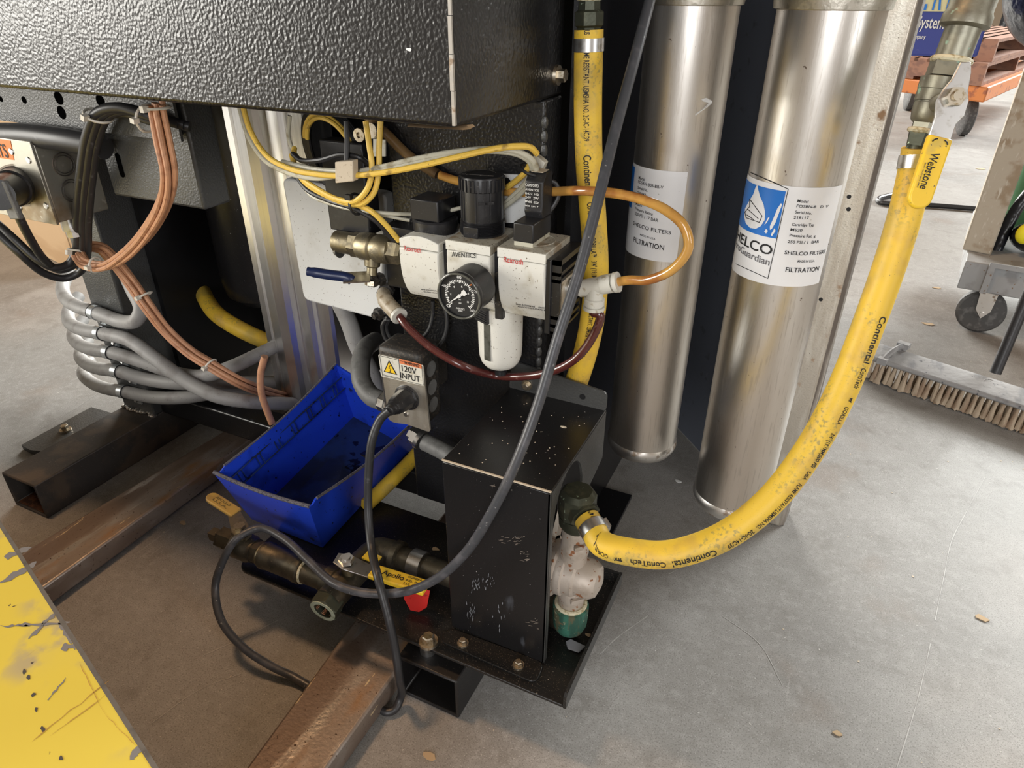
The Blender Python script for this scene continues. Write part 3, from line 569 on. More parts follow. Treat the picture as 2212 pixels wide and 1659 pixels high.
mk('hose_barb', M().lathe(t0 - up * .004, up, [(0, .012), (.006, .0128), (.008, .0155), (.02, .0155), (.022, .012), (.03, .0115)], 8), 'green_brass', vh)
mk('sealant_ring', M().lathe(t0 + up * .026, up, [(0, .012), (.003, .0145), (.007, .0135), (.009, .016)], 20), 'pipe_dope', vh)
mk('pipe_fitting', M().lathe(t0 + up * .034, up, [(0, .017), (.004, .0195), (.05, .0195)], 28), 'bronze_body', vh)
vf = -_r * .12
for s_, a, b, h in (('US', (1268, 62), (1267, 74), .0055), ('FLAME RESISTANT, USMSHA NO. 2G-IC-14C/39', (1262, 96), (1270, 300), .0058), ('Continental', (1264, 328), (1274, 412), .0085), ('ContiTech', (1274, 432), (1283, 480), .0075), ('GORILLA\u2122', (1284, 510), (1287, 545), .006), ('3/4" (19.1MM)', (1288, 555), (1288, 600), .006), ('FLAME RESISTANT, USMSHA NO. 2G-IC-14C', (1288, 640), (1266, 760), .0055)):
    hosetext(s_, a, b, h, vf, vh, vp, False)
# ================================================================== valve at top right
vx, vy = at(2040, 190, d=.615).x, at(2040, 190, d=.615).y
bv = thing('bronze_ball_valve', 'bronze ball valve with yellow-gripped lever at the top of the long hose', 'valve', (vx, vy, .73))
def vz(py): return at(2040 + (190 - py) * .30, py, y=vy).z
z0, z1 = vz(300), vz(0)
ax_ = V((0, 0, 1)); vA, vB = at(1990, 305, d=.632), at(2104, 0, d=.590); ax_ = (vB - vA).normalized()
def zp(py): return vA.lerp(vB, (305 - py) / 305 * (1 + .08 * (305 - py) / 305 - .08))
mk('hose_nut', M().cyl(zp(330), zp(318), 0.0107, n=20).lathe(zp(318), ax_, [(0, 0.0123), ((zp(285) - zp(318)).length, 0.0143)], 6), 'green_brass', bv)
mk('sealant_ring', M().torus(zp(281), ax_, 0.0127, .0025), 'pipe_dope', bv)
mk('valve_body', M().lathe(zp(280), ax_, [(0, 0.0135), (.010, 0.0139)], 6).lathe(zp(262), ax_, [(t * (zp(158) - zp(262)).length, r_) for t, r_ in ((0, 0.0135), (.06, 0.0156), (.2, 0.0168), (.42, 0.0174), (.43, 0.0168), (.46, 0.0168), (.47, 0.0182), (.72, 0.0184), (.73, 0.0190), (.98, 0.0194), (1, 0.0168))], 32).lathe(zp(155), ax_, [(0, 0.0168), ((zp(122) - zp(155)).length, 0.0168)], 6, .25), 'bronze_body', bv)
mk('sealant_ring', M().torus(zp(120), ax_, 0.0148, .0028), 'pipe_dope', bv)
mk('pipe_nipple', M().cyl(zp(119), zp(55), 0.0146, n=32), 'bronze_body', bv)
mk('coupling', M().lathe(zp(55), ax_, [(0, 0.0156), (.002, 0.0201), (0.0098, 0.0201), (0.0131, 0.0184), (.12, 0.0184)], 32), 'bronze_body', bv)
# lever in a plane facing the camera
hn = at(2056, 212, d=.582); hb = at(1975, 450, d=.600)
ld = (hb - hn).normalized(); ln = (-_f - ld * (-_f).dot(ld)).normalized(); lw = ld.cross(ln)
def lev(a, w_): return hn + ld * a + lw * w_
H_ = .0068
mk('stem', M().cyl(hn + ln * .006, hn - ln * .022, .0075, n=16), 'bronze_body', bv)
out = [(-.030, -.004), (-.022, -.0075), (-.008, -.010), (.0, -.0135), (.012, -.014), (.020, -.0095), (.034, -.0095), (.034, .0095), (.018, .0095), (.006, .0125), (-.004, .0105), (-.014, .006), (-.028, .004)]
lv = mk('lever', M().prism([lev(a, b_) for a, b_ in out], ln * .0028), 'zinc', bv, bevel=.0006)
lg = (hb - hn).length
gp_ = [lev(.033, -.0105), lev(lg - .010, -.0105)] + [lev(lg - .010 + .0105 * math.sin(a), -.0105 * math.cos(a)) for a in [math.pi * i / 10 for i in range(1, 10)]] + [lev(lg - .010, .0105), lev(.033, .0105)]
gr = mk('grip', M().prism([p - ln * .001 for p in gp_], ln * .0065), 'handle_yellow', bv, bevel=.002, bseg=3)
mk('lever_nut', M().lathe(hn + ln * .0028, ln, [(0, .0082), (.005, .0082)], 6).cyl(hn + ln * .006, hn + ln * .010, .0042, n=16), 'zinc_yellow', bv)
gw = ln * .0061
lettering('Webstone', flat(lev(lg * .50, .0042) + gw, lev(lg - .016, .0042) + gw, -lw, .0072), 'ink', gr)
lettering('SMART VALVES MADE SIMPLE', flat(lev(lg * .60, .0068) + gw, lev(lg - .016, .0068) + gw, -lw, .0012), 'ink_soft', gr)
for sgn in (-1, 1):
    mk('arrow', M().tube([lev(lg * .42 - .004 + .005 * (1 - math.cos(t)), sgn * (.002 + .005 * math.sin(t))) + gw for t in [.2 + i * .25 for i in range(5)]], .0006, 5), 'ink', gr)
# ================================================================== air preparation unit (filter / regulator / lubricator)
fu = thing('air_regulator_unit', 'white three-module air filter regulator with black knobs and a gauge', 'regulator', (-.36, .69, .51))
PROF = [(.604, .6500), (.592, .6488), (.575, .6480), (.560, .6490), (.545, .6520), (.532, .6580), (.522, .6660)]
def fy(z):
    for (za, ya), (zb_, yb) in zip(PROF, PROF[1:]):
        if z >= zb_: return ya + (yb - ya) * (za - z) / (za - zb_)
    return PROF[-1][1]
def module(x0, x1, zt, arched=False):
    pf = [(fy(z), z) for z in (zt - .012, .585, .575, .567, .560, .552, .545, .538, .532, .527, .522)] + [(.722, .519), (.722, zt - .012)]
    o = mk('module_body', M().prism([(x0, y, z) for y, z in pf], (x1 - x0, 0, 0)), 'grey_plastic', fu, bevel=.0015)
    if arched:
        n = 12; top = [(x0 + (x1 - x0) * i / n, zt - .002 + .006 * math.sin(math.pi * i / n)) for i in range(n + 1)]
        mk('module_cap', M().prism([(x0, .650, zt - .0115), (x1, .650, zt - .0115)] + [(x, .650, z) for x, z in top[::-1]], (0, .072, 0)), 'grey_plastic', fu, bevel=.001)
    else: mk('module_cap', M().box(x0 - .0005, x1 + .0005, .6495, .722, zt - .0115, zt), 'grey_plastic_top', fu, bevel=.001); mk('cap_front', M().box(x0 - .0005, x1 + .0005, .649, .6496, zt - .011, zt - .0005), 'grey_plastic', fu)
    return o
MODS = [(-.456, -.402), (-.391, -.335), (-.325, -.268)]
m1 = module(*MODS[0], .600, True); m2 = module(*MODS[1], .606); m3 = module(*MODS[2], .607)
for a, b_ in ((-.402, -.391), (-.335, -.325)):
    s_ = mk('spacer_plate', M().box(a, b_, .660, .722, .514, .596), 'black_plastic', fu, bevel=.001)
    for z in (.535, .570): mk('screw', M().lathe(((a + b_) / 2, .660, z), (0, -1, 0), [(0, .0038), (.001, .0036)], 16).box((a + b_) / 2 - .002, (a + b_) / 2 + .002, .6586, .659, z - .0004, z + .0004), 'black_dusty', s_)
eb = mk('end_frame', M().box(-.268, -.262, .652, .725, .512, .600), 'black_plastic', fu, bevel=.001)
for z0_, z1_ in ((.594, .600), (.582, .586), (.574, .578), (.530, .534), (.520, .524), (.512, .515)): mk('frame_rib', M().box(-.262, -.252, .655, .724, z0_, z1_), 'black_plastic', eb)
for y_ in (.655, .722): mk('frame_rib', M().box(-.262, -.252, y_, y_ + .003, .512, .600), 'black_plastic', eb)
mk('port_plate', M().box(-.262, -.2545, .668, .714, .537, .572), 'dirty_fitting', fu)
mk('port_bush', M().lathe((-.2545, .690, .556), (1, 0, 0), [(0, .0135), (.003, .0135), (.0035, .012), (.009, .012)], 24), 'zinc', fu)
mk('mount_bracket', M().box(-.47, -.30, .722, .7268, .52, .59), 'plate_grey', fu)
bk = [at(1060, 374, y=.7262), at(1118, 376, y=.7262), at(1150, 380, y=.7262), at(1160, 480, y=.7262), at(1060, 480, y=.7262)]
bk = mk('bracket_plate', M().prism(bk, (0, -.003, 0)), 'plate_grey', fu)
q = at(1078, 391, y=.723); mk('slot', M().prism([(q.x + .010 * s + .005 * math.cos(a), .7231, q.z + .005 * math.sin(a)) for s, a0 in ((1, -math.pi / 2), (-1, math.pi / 2)) for a in [a0 + math.pi * i / 6 for i in range(7)]], (0, -.0004, 0)), 'dark_interior', bk)
# printing
def mtext(s, a, b_, hpx, mt, par, off=.0007):
    A = at(*a, y=.6485); B = at(*b_, y=.6485); h = at(a[0], a[1] - hpx, y=.6485).z - A.z
    def f(u, v): x = A.x + (B.x - A.x) * u; z = A.z + (B.z - A.z) * u + h * v; return V((x, fy(z) - off, z))
    lettering(s, f, mt, par)
mtext('Rexroth', (873, 540), (910, 546), 10, 'red_ink', m1); mtext('AVENTICS', (976, 554), (1028, 557), 10, 'ink', m2); mtext('Rexroth', (1088, 565), (1130, 572), 11, 'red_ink', m3)
mtext('MNR R432000276', (903, 631), (938, 634), 3, 'ink_soft', m1); mtext('AS3-BAV-N010-H', (906, 637), (941, 640), 3, 'ink_soft', m1)
mtext('MNR R432000184     (78777)', (1111, 662), (1177, 671), 4, 'ink_soft', m3); mtext('AS3-SOV-N010-024 PD 439', (1113, 668), (1179, 677), 4, 'ink_soft', m3)
mtext('(78777)', (1053, 652), (1067, 654), 3, 'ink_soft', m2); mtext('PD 660', (1054, 658), (1069, 660), 3, 'ink_soft', m2)
# left cap with bar handle
kx, ky = -.430, .692
k1 = mk('shutoff_knob', M().lathe((kx, ky, .600), (0, 0, 1), [(0, .0265), (.004, .0275), (.014, .0275), (.016, .026)], 36), 'black_plastic', fu)
mk('knob_bar', M().box(kx - .0205, kx + .0175, ky - .022, ky + .018, .616, .641), 'black_plastic', k1, bevel=.0015)
# tall regulator knob
rx, ry = -.366, .692
mk('knob_collar', M().lathe((rx, ry, .606), (0, 0, 1), [(0, .0255)] + [(.002 + .0018 * i + (.0009 if j else 0), .0262 if j == 0 else .0245) for i in range(7) for j in (0, 1)] + [(.0155, .0262), (.016, .024)], 8 * 4), 'black_plastic', fu)
mk('collar_flat', M().box(rx - .011, rx + .008, ry - .0272, ry - .02, .606, .619), 'black_plastic', fu, bevel=.001)
kb = mk('regulator_knob', M().lathe((rx, ry, .6215), (0, 0, 1), [(0, .0238), (.002, .0242), (.035, .0242), (.036, .0250), (.049, .0250), (.051, .0240), (.052, .018), (.0515, .0)], 40), 'black_plastic', fu)
m = M()
for i in range(30):
    a = 2 * math.pi * i / 30; d_ = V((math.cos(a), math.sin(a), 0)); m.obox(V((rx, ry, .664)) + d_ * .0254, d_, (0, 0, 1), .0011, .0065, .0012)
for i in range(9):
    a = 2 * math.pi * i / 9; d_ = V((math.cos(a), math.sin(a), 0)); m.obox(V((rx, ry, .640)) + d_ * .0242, d_, (0, 0, 1), .0009, .017, .0008)
mk('knob_rib', m, 'black_plastic', kb)
q = V((rx - .0, ry, .0)); th = math.radians(-105); d_ = V((math.cos(th), math.sin(th), 0))
mk('knob_mark', M().obox(V((rx, ry, .646)) + V((math.cos(-.9), math.sin(-.9), 0)) * .0243, (-math.sin(-.9), math.cos(-.9), 0), (0, 0, 1), .009, .0016, .0008).obox(V((rx, ry, .639)) + V((math.cos(-.9), math.sin(-.9), 0)) * .0243, (-math.sin(-.9), math.cos(-.9), 0), (0, 0, 1), .0015, .008, .0008), 'black_plastic', kb)
mk('knob_seam', M().torus((rx - .001, ry, .6736), (0, 0, 1), .017, .0007, 24, 6, 2.2, 5.6).tube([(rx - .018, ry - .012, .6736), (rx + .018, ry - .006, .6736)], .0007, 6), 'black_dusty', kb)
# solenoid valve on the right module
sv = mk('solenoid_base', M().box(-.3125, -.288, .662, .712, .6115, .633), 'black_plastic', fu, bevel=.0015)
mk('solenoid_foot', M().box(-.3115, -.289, .663, .711, .607, .612), 'tube_white', fu)
arm = [(.690, .630), (.686, .640), (.688, .648), (.688, .672), (.697, .681), (.714, .681), (.716, .630)]
so = mk('solenoid_coil', M().prism([(-.3105, y, z) for y, z in arm], (.0215, 0, 0)), 'black_plastic', fu, bevel=.0015)
mk('coil_tag', M().box(-.306, -.292, .694, .711, .681, .6816), 'foam_beige', so)
for i, (s_, h) in enumerate((('COMPOSED', .0032), ('AVENTICS', .0022), ('R422 102', .0022), ('24V  2W', .0026), ('IP65 ED', .0022), ('100 2017', .0016))):
    z = .667 - i * .0044; lettering(s_, flat((-.309, .6858, z), (-.293, .6858, z), (0, 0, 1), h), 'white_ink', so)
mk('coil_lead', M().tube(spline([(-.296, .716, .668), (-.288, .722, .664), (-.284, .722, .652), (-.288, .718, .640), (-.292, .714, .634)]), .0028, 10), 'rubber_black', so)
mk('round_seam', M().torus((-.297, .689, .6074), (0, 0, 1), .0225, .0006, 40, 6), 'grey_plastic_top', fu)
# gauge
gc = at(990, 641, y=.600); gx, gz = gc.x, gc.z; R_ = .0272
ga = mk('pressure_gauge', M().lathe((gx, .601, gz), (0, 1, 0), [(.0030, .001), (.0030, R_ - .003), (0, R_ - .0028), (.0, R_), (.003, R_ + .0005), (.006, R_), (.008, R_ - .0016), (.038, R_ - .0016), (.040, R_ - .004)], 48).cyl((gx, .64, gz), (gx, .652, gz), .009), 'black_plastic', fu, label='black round pressure gauge')
mk('gauge_face', M().lathe((gx, .6039, gz), (0, -1, 0), [(0, R_ - .003), (.0004, R_ - .003)], 48), 'ink', ga)
mk('gauge_bezel', M().torus((gx, .601, gz), (0, 1, 0), R_ - .0014, .0013, 48, 8), 'glass_dark', ga)
m = M(); yk = .6033
def gdir(a): return V((math.sin(a), 0, math.cos(a)))
for i in range(41):
    a = math.radians(-135 + 270 * i / 40); r0, r1 = (.0145, .0185) if i % 4 == 0 else (.0158, .0185); d_ = gdir(a); t_ = V((d_.z, 0, -d_.x))
    c_ = V((gx, yk, gz)); w_ = .00055; m.add([c_ + d_ * r0 - t_ * w_, c_ + d_ * r1 - t_ * w_, c_ + d_ * r1 + t_ * w_, c_ + d_ * r0 + t_ * w_], [[0, 1, 2, 3]])
mk('gauge_tick', m, 'white_ink', ga, smooth=0)
for i, s_ in enumerate(('0', '40', '80', '120', '160')):
    a = math.radians(-135 + 270 * i / 4); p_ = V((gx, yk, gz)) + gdir(a) * .0212; lettering(s_, flat(p_ + V((-.0028, 0, -.0015)), p_ + V((.0028, 0, -.0015)), (0, 0, 1), .0034), 'white_ink', ga)
for i, s_ in enumerate(('2', '4', '6', '8', '10')):
    a = math.radians(-90 + 210 * i / 4); p_ = V((gx, yk, gz)) + gdir(a) * .0115; lettering(s_, flat(p_ + V((-.001, 0, -.0012)), p_ + V((.001, 0, -.0012)), (0, 0, 1), .0024), 'white_ink', ga)
for s_, dz, wd_ in (('bar', -.0055, .003), ('psi', -.0095, .003), ('AVENTICS', -.0165, .011), ('GERMANY', -.019, .006)):
    lettering(s_, flat((gx - wd_ / 2, yk, gz + dz), (gx + wd_ / 2, yk, gz + dz), (0, 0, 1), .0020), 'white_ink', ga)
d_ = gdir(math.radians(-128)); t_ = V((d_.z, 0, -d_.x)); c_ = V((gx, yk - .0008, gz))
mk('gauge_needle', M().prism([c_ + d_ * .0185, c_ + d_ * .0 + t_ * .0012, c_ - d_ * .004 + t_ * .0012, c_ - d_ * .006 + t_ * .003, c_ - d_ * .010 + t_ * .003, c_ - d_ * .010 - t_ * .003, c_ - d_ * .006 - t_ * .003, c_ - d_ * .004 - t_ * .0012, c_ - t_ * .0012], (0, -.0004, 0)).lathe(c_, (0, -1, 0), [(0, .0022), (.001, .002)], 16), 'white_ink', ga)
mk('gauge_pointer', M().prism([V((gx, yk, gz)) + gdir(.75) * r_ + V((dx, 0, 0)) for r_, dx in ((.0195, -.0012), (.0225, 0), (.0195, .0012))], (0, -.0004, 0)), 'orange_label', ga)
# bowl
bx, by = at(1081, 720, y=.690).x, .690
zt_, zb_ = .522, at(1092, 796, y=.690).z
bo = mk('filter_bowl', M().lathe((bx, by, zb_), (0, 0, 1), [(0, .004), (.002, .013), (.006, .020), (.012, .0245), (.020, .0268), (.03, .0275), (zt_ - zb_, .0285)], 40), 'grey_plastic', fu)
mk('bowl_drain', M().lathe((bx, by, zb_ - .010), (0, 0, 1), [(0, .006), (.001, .008), (.007, .008), (.008, .006), (.011, .006)], 18), 'black_plastic', bo)
th0 = math.atan2(-by + .0, 0 - bx) - .62
wv = []; 
for i in range(7):
    th = th0 - .17 + .34 * i / 6
    for z in (zb_ + .022, zb_ + .072): wv.append((bx + math.cos(th) * .0284, by + math.sin(th) * .0284, z))
mk('sight_glass', M().add(wv, [[2 * i, 2 * i + 2, 2 * i + 3, 2 * i + 1] for i in range(6)]), 'glass_dark', bo, label='dark sight window')
q = V((bx + math.cos(th0 - .25) * .028, by + math.sin(th0 - .25) * .028, zb_ + .082)); d_ = V((math.cos(th0 - .25), math.sin(th0 - .25), 0)); t_ = V((-d_.y, d_.x, 0))
m = M().obox(q, t_, (0, 0, 1), .0105, .009, .003)
for i in range(5): m.obox(q + d_ * .0035 + V((0, 0, -.006 + i * .003)), t_, (0, 0, 1), .0095, .0008, .0012)
mk('bowl_latch', m, 'black_plastic', bo)
# white tee fitting
te = thing('tee_fitting', 'white plastic push-in tee fitting on the right end of the regulator', 'fitting', (-.22, .69, .53))
tz = .556
c0 = V((-.2455, .690, tz)); ce = at(1336, 609, y=.690); axd = (V((ce.x, .690, ce.z)) - c0).normalized(); tl_ = (ce - c0).length
mk('tee_body', M().lathe(c0, axd, [(0, .0075), (.004, .0075), (.005, .0098), (tl_ * .62, .0098), (tl_ * .63, .0108), (tl_ - .007, .0108)], 28).lathe(c0 + axd * tl_ * .46, (0, 0, -1), [(0, .0098), (.014, .0098), (.015, .0118), (.022, .0118)], 28), 'white_fitting', te)
mk('release_ring', M().lathe(c0 + axd * (tl_ - .0065), axd, [(0, .0090), (.002, .0090), (.0021, .0115), (.0065, .0115)], 28), 'white_fitting', te)
br = c0 + axd * tl_ * .46 - V((0, 0, .022)); mk('release_ring', M().lathe(br, (0, 0, -1), [(0, .010), (.002, .010), (.0021, .0125), (.006, .0125)], 28), 'white_fitting', te)
TEE_E = c0 + axd * tl_; TEE_B = br - V((0, 0, .006))
# tubes
am = spline([TEE_E - axd * .006, TEE_E + axd * .012, at(1400, 605, y=.685), at(1455, 580, y=.680), at(1487, 535, y=.678), at(1478, 490, y=.680), at(1440, 455, y=.684), at(1390, 432, y=.688), at(1330, 418, y=.694), at(1260, 412, y=.700), at(1190, 414, y=.7215), at(1120, 416, y=.7215), at(1060, 408, y=.7215), at(985, 390, y=.7205), at(950, 378, y=.7205)], 10)
tag(mk('amber_tube', M().tube(am, .0052, 18), 'amber_tube'), 'glossy amber plastic tube looping out in front of the filter housings', 'tube')
bz = spline([at(945, 376, y=.7205), at(905, 353, y=.720), at(870, 325, y=.720), at(835, 290, y=.718), at(805, 265, y=.716), at(790, 240, y=.716)], 8)
tag(mk('bronze_tube', M().tube(bz, .0062, 16), 'bronze_tube'), 'brown stiff tube running down behind the yellow wires to the knob', 'tube')
el = thing('elbow_fitting', 'dirty white push-in elbow fitting left of the gauge', 'fitting', at(850, 650, y=.69))
e0 = at(822, 650, y=.700); e1 = at(828, 640, y=.69); e2 = at(858, 678, y=.672)
mk('elbow_nut', M().lathe(at(835, 626, y=.712), e1 - at(835, 626, y=.712), [(0, .012), (.012, .012)], 6), 'black_dusty', el)
mk('elbow_body', M().tube(spline([at(832, 630, y=.71), e1, at(838, 656, y=.682), e2], 6), .0095, 20, lambda t, i: .95 if t < .5 else 1.12), 'dirty_fitting', el)
ed = (e2 - at(838, 656, y=.682)).normalized()
mk('release_ring', M().lathe(e2, ed, [(0, .0095), (.0015, .0095), (.002, .0115), (.006, .0115)], 24), 'white_fitting', el)
wi = spline([e2 + ed * .003, at(880, 705, y=.664), at(930, 750, y=.660), at(1000, 790, y=.662), at(1070, 811, y=.6935), at(1130, 813, y=.6935), at(1190, 803, y=.690), at(1243, 775, y=.690), at(1280, 728, y=.691), at(1296, 680, y=.690), TEE_B + V((0, 0, -.004)), TEE_B + V((0, 0, .006))], 10)
tag(mk('wine_tube', M().tube(wi, .0053, 18), 'wine_tube'), 'dark wine-red plastic tube sagging below the white regulators', 'tube')
# inlet ball valve with blue lever
iv = thing('inlet_ball_valve', 'nickel inlet ball valve with a dark blue lever', 'valve', (-.52, .69, .55))
i0 = at(866, 545, y=.690); i1 = at(730, 537, y=.690); ad_ = V((-1, 0, 0)); vl = i0.x - i1.x
mk('valve_body', M().lathe((i0.x, .690, i0.z), ad_, [(-.004, .013), (0, .0165), (.014, .0165)], 6).lathe((i0.x - .014, .690, i0.z), ad_, [(0, .0165), (.004, .0180), (.020, .0185), (.024, .0165), (.026, .0165), (.028, .0185), (.044, .0180), (.048, .0165)], 32).lathe((i0.x - .062, .690, i0.z), ad_, [(0, .0165), (.012, .0165)], 6).lathe((i0.x - .074, .690, i0.z), ad_, [(0, .0145), (vl - .074, .0145)], 28), 'brass_dirty', iv)
mk('valve_plug', M().lathe((i1.x, .690, i1.z), ad_, [(-.004, .012), (.001, .010)], 24), 'zinc', iv)
vs_ = at(800, 590, y=.680)
mk('stem', M().lathe(V((vs_.x, .688, i0.z - .014)), (0, -.25, -1), [(0, .011), (.010, .010), (.012, .007), (.022, .007)], 20), 'brass_dirty', iv)
la, lb, lc = at(790, 598, y=.672), at(752, 600, y=.660), at(664, 586, y=.640)
mk('lever_shank', M().obox((la + lb) / 2, lb - la, (0, 1, .3), (lb - la).length / 2 + .006, .010, .0012), 'zinc', iv)
mk('lever_nut', M().lathe(V((vs_.x, .680, i0.z - .042)), (0, -.25, -1), [(0, .008), (.006, .008)], 6), 'zinc_yellow', iv)
mk('lever', M().tube(spline([lb + (la - lb) * .2 + V((0, 0, -.004)), lb, lb.lerp(lc, .5), lc], 6), .0058, 14, lambda t, i: 1.15 if t < .9 else 1.0), 'blue_handle', iv, label='dark blue lever grip')
m = M()
for px, py, y_ in ((826, 601, .70), (835, 640, .71), (822, 676, .715), (810, 604, .69)): m.lathe(at(px, py, y=y_), (-.3, -1, -.1), [(0, .009), (.007, .009), (.008, .005), (.013, .005)], 6)
tag(mk('fitting_cluster', m, 'black_dusty', None), 'dark greasy hex fittings beside the elbow under the inlet valve', 'fitting')
mk('manifold_block', M().box(-.515, -.463, .70, .726, .51, .592), 'black_plastic', fu, bevel=.001)
# ================================================================== power outlet box
ob = thing('outlet_box', 'grey outlet box with a white 120V input warning plate', 'outlet', (-.455, .66, .33))
oy = .638
pc = [at(818, 766, y=oy), at(920, 797, y=oy), at(926, 935, y=oy), at(905, 930, y=oy), at(872, 915, y=oy), at(846, 912, y=oy), at(838, 903, y=oy), at(850, 890, y=oy), at(832, 860, y=oy)]
pc = [at(820, 765, y=oy), at(913, 790, y=oy), at(929, 934, y=oy), at(880, 917, y=oy), at(850, 913, y=oy), at(838, 905, y=oy), at(838, 895, y=oy)]
cvp = mk('cover_plate', M().prism(rounded(pc, .004, 3), (0, .003, 0)), 'bare_steel', ob, bevel=.0006)
lc_ = [at(817, 765, y=oy - .0008), at(914, 789, y=oy - .0008), at(916, 834, y=oy - .0008), at(824, 813, y=oy - .0008)]
sg = mk('warning_label', M().prism(rounded(lc_, .002, 3), (0, .0005, 0)), 'paper', cvp, label='white and orange warning label')
yo = oy - .0012
def sq(a, b_, c, d_, mt, nm, y_=yo): return mk(nm, M().add([at(*a, y=y_), at(*b_, y=y_), at(*c, y=y_), at(*d_, y=y_)], [[0, 1, 2, 3]]), mt, sg, smooth=0)
sq((862, 775), (910, 787), (911, 797), (863, 785), 'sign_orange', 'warning_band')
lettering('WARNING', flat(at(873, 786, y=yo - .0003), at(905, 794, y=yo - .0003), (0, 0, 1), .0045), 'ink', sg)
lettering('120V', flat(at(868, 801, y=yo), at(900, 809, y=yo), (0, 0, 1), .0085), 'ink', sg)
lettering('INPUT', flat(at(865, 816, y=yo), at(908, 826, y=yo), (0, 0, 1), .0085), 'ink', sg)
tri = [at(840, 778, y=yo), at(858, 810, y=yo), at(829, 803, y=yo)]
cen = (tri[0] + tri[1] + tri[2]) / 3
mk('sign_triangle', M().add(tri, [[0, 1, 2]]), 'ink', sg, smooth=0)
mk('sign_triangle', M().add([cen + (t - cen) * .78 + V((0, -.0002, 0)) for t in tri], [[0, 1, 2]]), 'sign_yellow', sg, smooth=0)
mk('flash_mark', M().tube([cen + V((dx, -.0004, dz)) for dx, dz in ((.001, .006), (-.0015, .001), (.0015, .0005), (-.0005, -.005))], .0005, 5), 'ink', sg)
for a, b_ in (((820, 768), (911, 791)), ((911, 791), (914, 832)), ((914, 832), (826, 811)), ((826, 811), (820, 768)), ((861, 776), (865, 820)), ((826, 809), (864, 818))):
    mk('label_line', M().tube([at(*a, y=yo), at(*b_, y=yo)], .0003, 4), 'ink', sg)
bx0, bx1 = at(838, 800, y=.65).x, at(928, 800, y=.66).x
mk('box_shell', M().box(-.500, -.433, .6415, .690, .338, .452), 'black_dusty', ob, bevel=.008, bseg=3)
mk('box_bracket', M().box(-.49, -.445, .690, .7265, .37, .43), 'black_dusty', ob)
for z in (.365, .392, .420): mk('knockout', M().lathe((-.433, .666, z), (1, 0, 0), [(0, .011), (.0006, .011)], 20), 'conduit_dark', ob)
sc = at(877, 895, y=oy); mk('screw', M().lathe(sc, (0, -1, 0), [(0, .0035), (.0015, .003)], 14), 'zinc', ob)
oc = at(880, 858, y=oy); mk('socket_ring', M().lathe(oc, (0, -1, 0), [(0, .0185), (.002, .0185), (.003, .017)], 32), 'black_plastic', ob)
# power plug and cord
pg = thing('power_plug_cord', 'black power cord with moulded plug hanging from the outlet', 'cord', at(860, 870, y=.62))
p0 = at(880, 858, y=.6345); p1 = at(848, 882, y=.600)
pd = (p1 - p0).normalized()
mk('plug_body', M().lathe(p0, pd, [(0, .0165), (.003, .0165), (.004, .0145), (.02, .0135), ((p1 - p0).length - .004, .0115), ((p1 - p0).length, .009)], 8).lathe(p1 - pd * .003, pd, [(0, .0095), (.005, .0085), (.006, .0075), (.012, .0068)], 16), 'black_plastic', pg, bevel=.001)
cp_ = spline([p1 + pd * .006, at(822, 905, y=.588), at(804, 950, y=.575), at(796, 1030, y=.562), at(796, 1110, y=.548), at(802, 1180, y=.525), at(817, 1250, y=.487), at(838, 1330, y=.470), at(853, 1400, y=.462), at(862, 1460, y=.455), at(866, 1505, z=.022), at(853, 1532, z=.010), at(836, 1538, z=.008), at(815, 1528, z=.008)], 10)
mk('cord', M().tube(cp_, .0056, 14), 'rubber_black', pg)
gc_ = spline([at(1412, -30, d=.69), at(1370, 130, d=.675), at(1332, 270, d=.67), at(1295, 420, d=.665), at(1250, 590, d=.665), at(1205, 730, d=.67), at(1160, 880, d=.685), at(1110, 1010, d=.70), at(1060, 1110, d=.735), at(1005, 1195, d=.79), at(940, 1252, d=.835), at(870, 1279, z=.188), at(790, 1281, z=.180), at(725, 1262, z=.178), at(668, 1213, z=.172), at(612, 1163, z=.172), at(560, 1141, z=.172), at(512, 1163, z=.166), at(480, 1215, z=.135), at(465, 1270, z=.100), at(478, 1340, z=.070), at(525, 1398, z=.045), at(588, 1440, z=.025), at(630, 1460, z=.016), at(668, 1482, z=.012)], 10)
tag(mk('extension_cord', M().tube(gc_, .0057, 14), 'cord_grey'), 'long dark grey cord draped from the top over the black cover and valves', 'cord')
# conduits at the outlet
cf = thing('flexible_conduit', 'dark flexible conduit with steel nut entering behind the black cover', 'conduit', at(930, 955, y=.69))
n0, n1 = at(893, 938, y=.690), at(918, 955, y=.688)
nd = (n1 - n0).normalized()
mk('conduit_nut', M().lathe(n0, nd, [(-.006, .010), (0, .010), (.001, .0145), (.010, .0145)], 6).lathe(n0 + nd * .010, nd, [(0, .0155), (.006, .0155), (.007, .0125)], 24), 'zinc', cf)
cpath = spline([n1, at(945, 968, y=.684), at(975, 985, y=.678), at(1010, 1010, y=.670)], 10)
mk('conduit_hose', M().tube(cpath, .0125, 18, lambda t, i: 1 + .03 * (i % 2)), 'conduit_dark', cf)
cl = thing('flexible_conduit', 'dark grey flexible conduit curling into the left side of the outlet box', 'conduit', at(790, 830, y=.70))
cpath = spline([at(812, 735, y=.80), at(790, 752, y=.755), at(779, 785, y=.715), at(782, 825, y=.692), at(803, 856, y=.680), at(826, 866, y=.678)], 10)
mk('conduit_hose', M().tube(cpath, .0140, 18, lambda t, i: 1 + .03 * (i % 2)), 'conduit_dark', cl)
mk('conduit_nut', M().lathe(at(824, 866, y=.678), (1, 0, -.1), [(0, .0145), (.010, .0145), (.011, .012), (.016, .012)], 8), 'zinc', cl)
